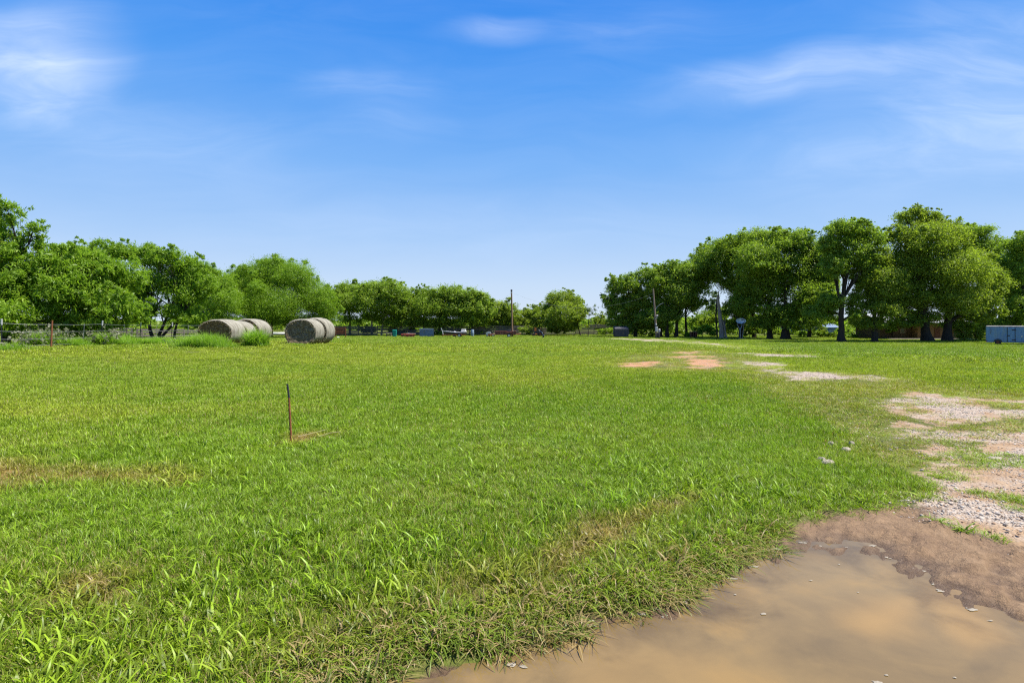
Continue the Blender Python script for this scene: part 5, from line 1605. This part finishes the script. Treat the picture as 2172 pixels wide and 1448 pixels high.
MB().tube([(4 * k, -.2, 12 * k), (5 * k, -.2, 17 * k)], 0.03, 6).build('mast', M['dark_steel'], bo)

# small utility trailer
ut, k = put('utility_trailer', 'maroon rusty utility trailer with slatted sides parked at the brown pole', 'trailer', 1074, 714.9)
MB().box((0, 0, 6.0 * k), (44 * k, 1.7, 0.14), bev=.02).build('deck', M['maroon'], ut)
for y in (-0.86, 0.86):
    sd = MB()
    sd.box((-2 * k, y, 12.4 * k), (46 * k, 0.07, 0.09), bev=.01)
    sd.box((-2 * k, y, 9.2 * k), (45 * k, 0.05, 4.6 * k), bev=.01)
    for q in range(9):
        sd.box((-23 * k + q * 5.2 * k, y - .03, 9.2 * k), (0.08, 0.05, 6.4 * k))
    sd.build('side_rail', M['maroon'], ut)
    wheel(ut, (5.5 * k, y * 1.14, 4.0 * k), 4.0 * k, 0.20, 'silver')
    MB().box((5.5 * k, y * 1.14, 10.2 * k), (13 * k, .26, 0.08), bev=.02).build('mudguard', M['maroon'], ut)
MB().tube([(-22 * k, -.5, 6 * k), (-39 * k, 0, 6.4 * k)], 0.06, 6).tube([(-22 * k, .5, 6 * k), (-39 * k, 0, 6.4 * k)], 0.06, 6).build('drawbar', M['rust'], ut)
MB().tube([(-36 * k, 0, 7.5 * k), (-36 * k, 0, 0)], 0.05, 6).build('jack_leg', M['dark_steel'], ut)
MB().box((26.5 * k, 0, 7.2 * k), (10 * k, 1.6, 0.10), (0, -.12, 0), .02).build('tail_ramp', M['rust'], ut)
# load on the trailer
for k_, (nm, lab, cat, x, z, sz, mt) in enumerate([('steel_drum', 'short dark drum lying among the load of the maroon trailer', 'drum', 8, 13.2, .34, 'dark_steel')]):
    o = MB().tube([(-.55, 0, 0), (-.5, 0, 0), (.5, 0, 0), (.55, 0, 0)], [sz * .9, sz, sz, sz * .9], 16).build(nm, M[mt])
    p = at(1074, 714.9); o.location = (p.x + x * k, p.y, Z(p.x, p.y) + 6.3 * k + sz)
    tag(o, lab, cat)

# white and black ride-on mower in front of the drawbar
mw, k = put('riding_mower', 'white and dark riding mower parked at the front of the maroon trailer', 'mower', 1040, 713.4)
MB().poly([(-9 * k, 4 * k), (-9 * k, 8.6 * k), (-6 * k, 10.2 * k), (0, 10.4 * k), (1 * k, 6 * k), (9 * k, 6 * k), (9 * k, 4 * k)], .62, at0=-.31).build('hood', M['white_paint'], mw)
MB().box((4 * k, 0, 7.4 * k), (5 * k, .6, .18), bev=.05).box((6.6 * k, 0, 10.2 * k), (.14, .56, 5 * k), (0, .2, 0), .05).build('seat', M['dark_steel'], mw)
MB().tube([(0, 0, 10 * k), (1.4 * k, 0, 13.6 * k)], .03, 6).tube([(1.0 * k, -.2, 13.8 * k), (2.0 * k, 0, 13.3 * k), (1.0 * k, .2, 13.8 * k), (0.2 * k, 0, 14.1 * k), (1.0 * k, -.2, 13.8 * k)], .02, 6).build('steering_wheel', M['dark_steel'], mw)
MB().box((0, 0, 2.9 * k), (8 * k, 1.05, 0.2), bev=.05).build('cutting_deck', M['rust'], mw)
for sx, rr in ((-6.5, 2.4), (6, 3.4)):
    for y in (-.42, .42):
        wheel(mw, (sx * k, y, rr * k), rr * k, .2, 'silver')

# orange tractor
tr_, k = put('orange_tractor', 'small orange and black tractor standing at the edge of the brush', 'tractor', 1140, 712.5)
MB().poly([(-7 * k, 5 * k), (-7 * k, 9.2 * k), (-5 * k, 10.6 * k), (2 * k, 10.2 * k), (2.5 * k, 6 * k), (8 * k, 5.5 * k), (8 * k, 4 * k), (-6 * k, 4 * k)], .7, at0=-.35).build('hood', M['dark_steel'], tr_)
MB().poly([(-6.5 * k, 11 * k), (-6.5 * k, 16 * k), (-4.5 * k, 18.6 * k), (-2.4 * k, 16.5 * k), (-2.2 * k, 11 * k)], .8, at0=-.4).build('engine_cowl', M['orange'], tr_)
MB().box((0, -.05, 4.4 * k), (15 * k, .9, .16), bev=.03).build('side_bar', M['orange'], tr_)
for x, rr in ((-7.5, 3.0), (5.5, 4.4)):
    for y in (-.6, .6):
        wheel(tr_, (x * k, y, rr * k), rr * k, .32, 'rust')
MB().box((5 * k, 0, 11.2 * k), (3.4 * k, .5, .16), bev=.04).box((6.8 * k, 0, 13.4 * k), (.14, .5, 4 * k), (0, .2, 0), .04).build('seat', M['dark_steel'], tr_)
MB().tube([(1 * k, 0, 10 * k), (3.0 * k, 0, 14 * k)], .035, 6).tube([(2.2 * k, -.22, 14.4 * k), (3.4 * k, 0, 13.6 * k), (2.2 * k, .22, 14.4 * k), (1.4 * k, 0, 14.9 * k), (2.2 * k, -.22, 14.4 * k)], .022, 6).build('steering_wheel', M['dark_steel'], tr_)
MB().tube([(7 * k, -.5, 6 * k), (7 * k, -.5, 17 * k), (7 * k, .5, 17 * k), (7 * k, .5, 6 * k)], .05, 6).build('roll_bar', M['maroon'], tr_)
MB().tube([(3 * k, -.45, 12.5 * k), (12.5 * k, -.45, 5 * k)], .07, 6).tube([(3 * k, .45, 12.5 * k), (12.5 * k, .45, 5 * k)], .07, 6).build('loader_arm', M['silver'], tr_)
MB().poly([(11.5 * k, 2 * k), (11.5 * k, 6.4 * k), (15.5 * k, 6.2 * k), (14 * k, 1.6 * k)], 1.5, at0=-.75).build('bucket', M['maroon'], tr_)
pb, k = put('pipe_stub', 'short blue grey pipe standing in the grass before the tractor bucket', 'pipe', 1152.5, 716.8)
MB().tube([(0, 0, -.2), (0, 0, 6.4 * k)], 0.13, 12).build('pipe', M['dark_steel'], pb)
MB().cyl((0, 0, 6.4 * k), (0, 0, 7.6 * k), .17, 12).build('cap', M['slate_blue'], pb)

# dumpster
dp, k = put('dumpster', 'dark lidded dumpster at the far end of the gravel track', 'dumpster', 1317, 715)
MB().poly([(-13.5 * k, 2.0 * k), (-14.5 * k, 6 * k), (-14.5 * k, 17 * k), (14.5 * k, 17 * k), (14.5 * k, 6 * k), (13.5 * k, 2.0 * k)], 1.7, at0=-.85).build('body', M['dumpster'], dp)
for x in (-7.2, 7.2):
    vs = [(x * k - 7.0 * k, -.92, 17.2 * k), (x * k + 7.0 * k, -.92, 17.2 * k), (x * k + 7.0 * k, .9, 22.2 * k), (x * k - 7.0 * k, .9, 22.2 * k)]
    vs += [(a, b, c + .09) for a, b, c in vs]
    MB().add(vs, [(0, 3, 2, 1), (4, 5, 6, 7), (0, 1, 5, 4), (1, 2, 6, 5), (2, 3, 7, 6), (3, 0, 4, 7)]).build('lid', M['dumpster_lid'], dp)
for x in (-1, 1):
    MB().poly([(0, 0), (0.0, 0.02)] if False else [(-.04, 16.9 * k), (.04, 16.9 * k), (.04, 17.4 * k), (-.04, 17.4 * k)], 1.7, at0=-.85)
    vs = [(x * 14.4 * k, -.84, 17 * k), (x * 14.4 * k, .84, 17 * k), (x * 14.4 * k, .84, 22 * k), (x * 14.4 * k - x * .08, -.84, 17 * k), (x * 14.4 * k - x * .08, .84, 17 * k), (x * 14.4 * k - x * .08, .84, 22 * k)]
    MB().add(vs, [(0, 1, 2), (3, 5, 4), (0, 3, 4, 1), (1, 4, 5, 2), (2, 5, 3, 0)]).build('end_gusset', M['dumpster'], dp)
    MB().box((x * 14.9 * k, -.1, 10 * k), (0.12, 1.2, .22), bev=.02).build('fork_sleeve', M['dumpster'], dp)
    MB().box((x * 12 * k, -.5, .1), (.3, .3, .34), bev=.04).build('caster', M['tyre'], dp)
MB().box((0, -.89, 16.4 * k), (29.2 * k, .06, .14), bev=.01).build('rim', M['dumpster_lid'], dp)
tb, k = put('trash_bag', 'pale bag poking up behind the dumpster lid', 'bag', 1318, 713.6)
mb = MB()
mb.tube([(0, 0, 0), (0, 0, .3), (0.05, 0, 1.2), (0, 0, 1.7), (0, 0, 1.86), (.02, 0, 2.0)], [.34, .42, .40, .25, .06, .1], 12, wob=.1).build('sack', M['white_paint'], tb)

# ------------------------------------------------------------------ utility poles and overhead wire
up, k = put('utility_pole', 'tall plain brown utility pole standing beside the maroon trailer', 'utility pole', 1086.5, 715)
H1 = 101 * k
MB().tube([(0, 0, -.3), (-0.6 * k, 0, H1 * .5), (-1.6 * k, 0, H1)], [0.165, 0.145, 0.115], 12).build('pole', M['pole'], up)
MB().cyl((-1.7 * k, -.16, H1 - 6.3 * k), (-1.7 * k, -.30, H1 - 6.3 * k), 0.13, 10).build('insulator', M['white_paint'], up)
MB().box((-1.6 * k, 0, H1 - 2 * k), (.30, .30, 3.5 * k), bev=.03).build('pole_cap', M['dark_steel'], up)

mp_, k = put('meter_pole', 'grey leaning service pole with a white meter box and a black barrel at its foot', 'utility pole', 1393, 717)
H2 = 105 * k
fx = lambda f: -7.6 * k * f
MB().tube([(0, 0, -.3), (fx(.5), 0, H2 * .5), (fx(1), 0, H2)], [0.17, 0.145, 0.11], 12).build('pole', M['grey_pole'], mp_)
MB().box((fx(.18) + .0 * k, -.30, 19 * k), (5.0 * k, .26, 10.5 * k), bev=.03).build('meter_box', M['white_paint'], mp_)
MB().tube([(fx(.25), -.24, 24.5 * k), (fx(.3), -.22, 31 * k)], .12, 10).build('conduit_head', M['white_paint'], mp_)
MB().cyl((fx(.28), -.22, 26.2 * k), (fx(.28), -.42, 26.2 * k), .13, 14).build('meter', M['dark_steel'], mp_)
MB().tube([(fx(.4) + .3 * k, -.1, 40 * k), (fx(.4) + 2.8 * k, -.2, 45 * k), (fx(.4) + 2.8 * k, -.2, 49 * k)], .05, 6).box((fx(.4) + 3.3 * k, -.2, 47.5 * k), (.24, .22, 3.6 * k), bev=.04).build('flood_light', M['white_paint'], mp_)
MB().tube([(fx(.55) + .2 * k, 0, 58 * k), (fx(.55) + 5 * k, 0, 66 * k), (fx(.55) + 12 * k, 0, 72 * k), (fx(.55) + 18 * k, 0, 74 * k)], .035, 6).build('lamp_arm', M['galv'], mp_)
MB().tube([(3.4 * k, -.3, 0), (3.4 * k, -.3, 20 * k)], .045, 6).box((5.0 * k, -.34, 16.5 * k), (2.8 * k, .2, 6 * k), bev=.03).build('switch_box', M['silver'], mp_)
mb = MB().tube([(1.1 * k, -.75, 0), (1.1 * k, -.75, .1), (1.0 * k, -.75, 6 * k), (1.0 * k, -.75, 10.8 * k), (1.0 * k, -.75, 11.6 * k)], [2.9 * k, 3.1 * k, 3.2 * k, 3.1 * k, 2.8 * k], 18)
br = mb.build('plastic_barrel', M['dark_steel'])
p = at(1393, 717); br.location = (p.x, p.y, Z(p.x, p.y))
tag(br, 'black barrel standing against the foot of the grey service pole', 'barrel')

# overhead wire from the brown pole to both sides (ends inside tree crowns / at the meter pole)
pa, pb2 = at(1086.5, 715), at(1393, 717)
ka, kb = pa.y / F_PX, pb2.y / F_PX
A = Vector((pa.x - 1.7 * ka, pa.y - .30, Z(pa.x, pa.y) + H1 - 6.3 * ka))
B = Vector((pb2.x + fx(.9), pb2.y, Z(pb2.x, pb2.y) + H2 * .9))
def sag(a, b, s_, n=24):
    return [a.lerp(b, i / n) + Vector((0, 0, -4 * s_ * (i / n) * (1 - i / n))) for i in range(n + 1)]
tag(MB().tube(sag(A, B, 2.4), 0.008, 5).build('overhead_wire', M['galv']), 'thin service wire sagging from the brown pole towards the meter pole', 'wire')
Cq = Vector((A.x - 62 * ka, A.y + 16, A.z - 22 * ka))
tag(MB().tube(sag(A, Cq, 0.5), 0.010, 5).build('overhead_wire', M['galv']), 'thin service wire running from the brown pole into the sloping crowned tree', 'wire')

# ------------------------------------------------------------------ brown box, dead stump, dish
bx, k = put('wooden_box', 'small dark brown upright wooden box beside the brush heap', 'wooden box', 1471, 716.4)
MB().box((0, .35, 6 * k), (12.6 * k, .05, 11.5 * k), bev=.01).build('back_panel', M['brown_wood'], bx)
for x in (-6.2, -1.6, 2.6, 6.2):
    MB().box((x * k, 0, 6 * k), (0.10, .62, 11.8 * k), bev=.01).build('slat', M['brown_wood'] if x != 6.2 else M['orange_rust'], bx)
MB().box((0, 0, 12.1 * k), (13.4 * k, .72, .07), (0, -.02, 0), .01).build('top', M['brown_wood'], bx)

sg, k = put('dead_snag', 'tall dead grey tree stump with split bark and a flared foot, no crown', 'dead tree', 1531, 717.5)
mb = MB()
mb.tube([(0, 0, -.2), (0, 0, 3 * k), (-.8 * k, 0, 22 * k), (-3.5 * k, 0, 45 * k), (-6.5 * k, 0, 70 * k), (-8.2 * k, 0, 86 * k), (-8.6 * k, 0, 92 * k)], [8.5 * k, 5.4 * k, 4.4 * k, 3.8 * k, 3.0 * k, 2.6 * k, 2.0 * k], 14, wob=.12)
mb.tube([(9 * k, -.3, -.2), (7 * k, -.3, 6 * k), (4.5 * k, -.2, 24 * k), (1.5 * k, 0, 40 * k)], [3.2 * k, 2.0 * k, 1.7 * k, 1.2 * k], 10, wob=.12)
mb.build('trunk', M['bark_pale'], sg)
MB().tube([(-4.5 * k, .2, 84 * k), (-7 * k, 0, 96 * k), (-5.5 * k, 0, 103 * k)], [1.6 * k, 1.1 * k, .4 * k], 8, wob=.1).tube([(11 * k, .4, 0), (9 * k, .4, 22 * k), (8 * k, .4, 44 * k)], [2.0 * k, 1.6 * k, .9 * k], 8, wob=.12).build('broken_limb', M['bark_pale'], sg)
ds, k = put('bare_tree', 'thin dark bare trunk standing right beside the dead grey stump', 'dead tree', 1521.5, 717)
mb = MB().tube([(0, 0, -.2), (-1 * k, 0, 20 * k), (-3 * k, 0, 45 * k), (-1.5 * k, 0, 70 * k), (0.5 * k, 0, 86 * k)], [1.9 * k, 1.5 * k, 1.5 * k, 1.9 * k, 2.2 * k], 10, wob=.1)
mb.build('stem', M['bark'], ds)
MB().tube([(-3 * k, 0, 45 * k), (-8 * k, 0, 58 * k), (-14 * k, 0, 62 * k)], [.9 * k, .6 * k, .25 * k], 6).build('side_branch', M['bark'], ds)

dk, k = put('cut_trunk', 'dark forked dead trunk standing behind the satellite dish', 'dead tree', 1571, 717)
MB().tube([(0, 0, -.2), (0, 0, 16 * k), (-3.5 * k, .2, 30 * k), (-7 * k, .3, 46 * k)], [4.8 * k, 4.0 * k, 2.0 * k, 1.5 * k], 12, wob=.1).build('trunk', M['bark'], dk)
MB().tube([(0, 0, 12 * k), (4.5 * k, 0, 28 * k), (7.5 * k, .1, 44 * k)], [3.2 * k, 2.2 * k, 1.6 * k], 10, wob=.1).build('fork', M['bark'], dk)
sd_, k = put('satellite_dish', 'old oval pale satellite dish on a thin forked metal stand under the trees', 'satellite dish', 1570, 719)
n, rn = 28, 8
vs, fs = [], []
for back in (0, 1):
    for i in range(rn + 1):
        f = i / rn
        for q in range(n):
            a = 2 * math.pi * q / n
            vs.append((math.cos(a) * f * 10 * k, 0.34 * (1 - f * f) + .03 * back, math.sin(a) * f * 6.3 * k))
for back in (0, 1):
    o_ = back * (rn + 1) * n
    for i in range(rn):
        for q in range(n):
            fs.append((o_ + i * n + q, o_ + i * n + (q + 1) % n, o_ + (i + 1) * n + (q + 1) % n, o_ + (i + 1) * n + q))
do = MB().add(vs, fs, True).build('reflector', M['dish'], sd_)
do.location = (1.6 * k, 0, 38.5 * k); do.rotation_euler = (R(-20), 0, R(-8))
MB().tube([(0, 0, -.1), (0, 0, 19 * k), (5 * k, .15, 30 * k), (5.4 * k, .3, 37 * k)], [.05, .05, .045, .045], 8).build('mast', M['galv'], sd_)
MB().tube([(0, 0, 19 * k), (-4 * k, .2, 28 * k), (-5 * k, .3, 33 * k)], .04, 6).build('brace', M['galv'], sd_)
MB().tube([(7.5 * k, .5, 0), (10 * k, .45, 26 * k), (10.5 * k, .4, 34 * k)], .05, 6).build('rear_leg', M['limestone'], sd_)
MB().tube([(5 * k, .1, 32.5 * k), (6.2 * k, -.55, 37 * k), (4.6 * k, -.75, 40.5 * k), (1 * k, -.75, 41 * k)], .035, 6).box((0.2 * k, -.72, 41 * k), (.22, .2, .16), bev=.03).build('feed_arm', M['dark_steel'], sd_)
MB().box((4 * k, .1, .04), (14 * k, .9, .12), bev=.03).build('footing', M['limestone'], sd_)


# ------------------------------------------------------------------ house, blue sheds
hs_, k = put('tan_house', 'low tan and brown house half hidden behind the shade trees', 'house', 1940, 719)
x0, x1, xm = -72 * k, 105 * k, -4 * k
hh = 33 * k
MB().box(((x0 + xm) / 2, 3.2, hh / 2 - .2), (xm - x0, 6.0, hh + .4)).build('brick_wall', M['brick_wall'], hs_)
MB().box(((x1 + xm) / 2 + .01, 2.6, hh / 2 - .2), (x1 - xm, 7.0, hh + .4)).build('tan_wall', M['tan_wall'], hs_)
vs = [(x0 - .5, -1.6, hh + .05), (x1 + .5, -1.6, hh + .05), (x1 + .5, 3.0, hh + 1.35), (x0 - .5, 3.0, hh + 1.35), (x1 + .5, 7.6, hh + .05), (x0 - .5, 7.6, hh + .05)]
vs += [(a, b, c + .12) for a, b, c in vs]
MB().add(vs, [(0, 3, 2, 1), (3, 5, 4, 2), (6, 7, 8, 9), (9, 8, 10, 11), (0, 1, 7, 6), (1, 2, 8, 7), (2, 4, 10, 8), (4, 5, 11, 10), (5, 3, 9, 11), (3, 0, 6, 9)]).build('roof', M['pale_roof'], hs_)
for x, z, w_, h_, yy in ((-24, 18, 9, 10, .2), (14, 18, 7, 12, -.9), (60, 18, 9, 11, -.9)):
    wf = MB()
    for sx in (-1, 1):
        wf.box((x * k + sx * w_ * k / 2, yy - .04, z * k), (.10, .10, h_ * k + .2), bev=.01)
    for sz in (-1, 1):
        wf.box((x * k, yy - .04, z * k + sz * h_ * k / 2), (w_ * k - .10, .09, .10), bev=.01)
    wo_ = wf.build('window', M['limestone'], hs_)
    MB().box((x * k, yy - .02, z * k), (w_ * k - .08, .05, h_ * k - .08)).build('pane', M['glass'], wo_)
MB().box((38 * k, -.93, 13.5 * k), (11 * k, .08, 27 * k), bev=.01).build('door', M['brown_wood'], hs_)
MB().box((xm + .1, -.94, hh / 2), (.14, .1, hh), bev=.01).build('corner_trim', M['tan_wall'], hs_)
MB().box(((x0 + x1) / 2, -1.4, .06), (x1 - x0, 2.4, .16), bev=.02).build('porch_slab', M['limestone'], hs_)

GS2 = 'blue metal sheds beyond the shade trees'
for nm, lab, px, py, w_, d_, h_, mt, rf in (
        ('metal_shed', 'paler blue metal shed with a light roof edge, beyond the thickest trunk', 1716, 709.5, 50, 6, 15, 'shed_pale', 'pale_roof'),
        ('metal_shed', 'deep blue metal shed beside the flared trunk', 1764, 710, 26, 5, 15, 'shed_blue', 'slate_blue')):
    sh, k = put(nm, lab, 'shed', px, py, 6, GS2)
    mb = MB()
    n = int(w_ * 1.2)
    vs = []
    for q in range(n + 1):
        x = (-.5 + q / n) * w_ * k
        for z in (-.2, h_ * k):
            vs.append((x, .04 * (q % 2), z))
    mb.add(vs, [(2 * q, 2 * q + 2, 2 * q + 3, 2 * q + 1) for q in range(n)])
    mb.box((0, d_ / 2 + .06, h_ * k / 2 - .1), (w_ * k - .02, d_, h_ * k + .16))
    mb.build('wall', M[mt], sh)
    vs = [(-w_ * k / 2 - .3, -.35, h_ * k + .02), (w_ * k / 2 + .3, -.35, h_ * k + .02), (w_ * k / 2 + .3, d_ / 2, h_ * k + 1.0), (-w_ * k / 2 - .3, d_ / 2, h_ * k + 1.0), (w_ * k / 2 + .3, d_ + .4, h_ * k + .02), (-w_ * k / 2 - .3, d_ + .4, h_ * k + .02)]
    vs += [(a, b, c + .08) for a, b, c in vs]
    MB().add(vs, [(0, 3, 2, 1), (3, 5, 4, 2), (6, 7, 8, 9), (9, 8, 10, 11), (0, 1, 7, 6), (1, 2, 8, 7), (2, 4, 10, 8), (4, 5, 11, 10), (5, 3, 9, 11), (3, 0, 6, 9)]).build('roof', M[rf], sh)
    MB().box((w_ * k * .18, -.03, h_ * k * .4), (2.2, .08, h_ * k * .8), bev=.01).build('door', M['shed_pale'] if mt == 'shed_blue' else M['shed_blue'], sh)

# ------------------------------------------------------------------ blue box trailer
bt2, k = put('box_trailer', 'faded blue enclosed box trailer with a side door, parked on the mown grass', 'trailer', 2091, 729.5, -42)
Lt, Ht, Wt, z0 = 112 * k, 39.5 * k, 2.0, 3.6 * k
body = MB().box((Lt / 2, Wt / 2, z0 + (Ht - z0) / 2 - .0), (Lt, Wt, Ht - z0 - 3.4 * k), bev=.07)
body.build('body', M['trailer_blue'], bt2)
rf = MB().box((Lt / 2, Wt / 2, Ht - 2.0 * k), (Lt + .06, Wt + .06, 3.2 * k), bev=.08)
rf.build('roof', M['grey_metal'], bt2)
MB().box((Lt / 2, -.012, z0 + 1.4 * k), (Lt - .06, .03, 1.6 * k), bev=.008).build('skirt_rail', M['shed_pale'], bt2)
sm = MB()
for q in range(1, 12):
    sm.box((q * Lt / 12, -.004, z0 + (Ht - z0) / 2), (.03, .016, Ht - z0 - 6.5 * k))
sm.build('seam_strips', M['trailer_blue'], bt2)
xd0, xd1 = 34.5 * k, 46.5 * k
dr = MB().box(((xd0 + xd1) / 2, -.03, z0 + 16.8 * k), (xd1 - xd0 - .05, .05, 28.6 * k), bev=.012).build('door', M['trailer_blue'], bt2)
fr = MB()
for x in (xd0, xd1):
    fr.box((x, -.026, z0 + 16.8 * k), (.06, .05, 29.6 * k))
fr.build('door_seal', M['dark_steel'], bt2)
for z in (6.5, 27):
    MB().box((xd1 - .10, -.075, z0 + z * k), (.34, .035, .10), bev=.008).build('hinge', M['dark_steel'], dr)
MB().box((xd0 + .12, -.08, z0 + 15 * k), (.20, .05, .12), bev=.01).build('latch', M['dark_steel'], dr)
MB().box((57 * k, -.03, z0 + 14 * k), (1.8 * k, .06, 3.0 * k), bev=.01).build('vent_plate', M['silver'], bt2)
MB().box((7.5 * k, -.014, z0 + 25 * k), (.06, .03, 13 * k)).build('drip_stain_strip', M['slate_blue'], bt2)
for xw in (19.5, 84.0):
    for y in (0.05, Wt - .05):
        wheel(bt2, (xw * k, y, 4.6 * k), 5.0 * k, .22, 'rust')
    n = 12
    for y, sg_ in ((-.07, -1),):
        vs = [(xw * k + math.cos(math.pi * q / n) * r_ * k, y + dy, 4.8 * k + math.sin(math.pi * q / n) * (r_ * 1.0) * k) for dy in (0, .10) for r_ in (5.6, 7.0) for q in range(n + 1)]
        m_ = n + 1
        fs = []
        for q in range(n):
            fs += [(q, q + 1, m_ + q + 1, m_ + q), (2 * m_ + q, 3 * m_ + q, 3 * m_ + q + 1, 2 * m_ + q + 1), (m_ + q, m_ + q + 1, 3 * m_ + q + 1, 3 * m_ + q), (q, 2 * m_ + q, 2 * m_ + q + 1, q + 1)]
        MB().add(vs, fs).build('wheel_arch', M['dark_steel'], bt2)
MB().box((1.0 * k, -.02, z0 + 3.4 * k), (.12, .05, .12), bev=.01).build('marker_light', M['red_rust'], bt2)
MB().tube([(Lt, .3, z0 + .3), (Lt + 1.4, Wt / 2, z0 + .3)], .06, 6).tube([(Lt, Wt - .3, z0 + .3), (Lt + 1.4, Wt / 2, z0 + .3)], .06, 6).build('drawbar', M['dark_steel'], bt2)
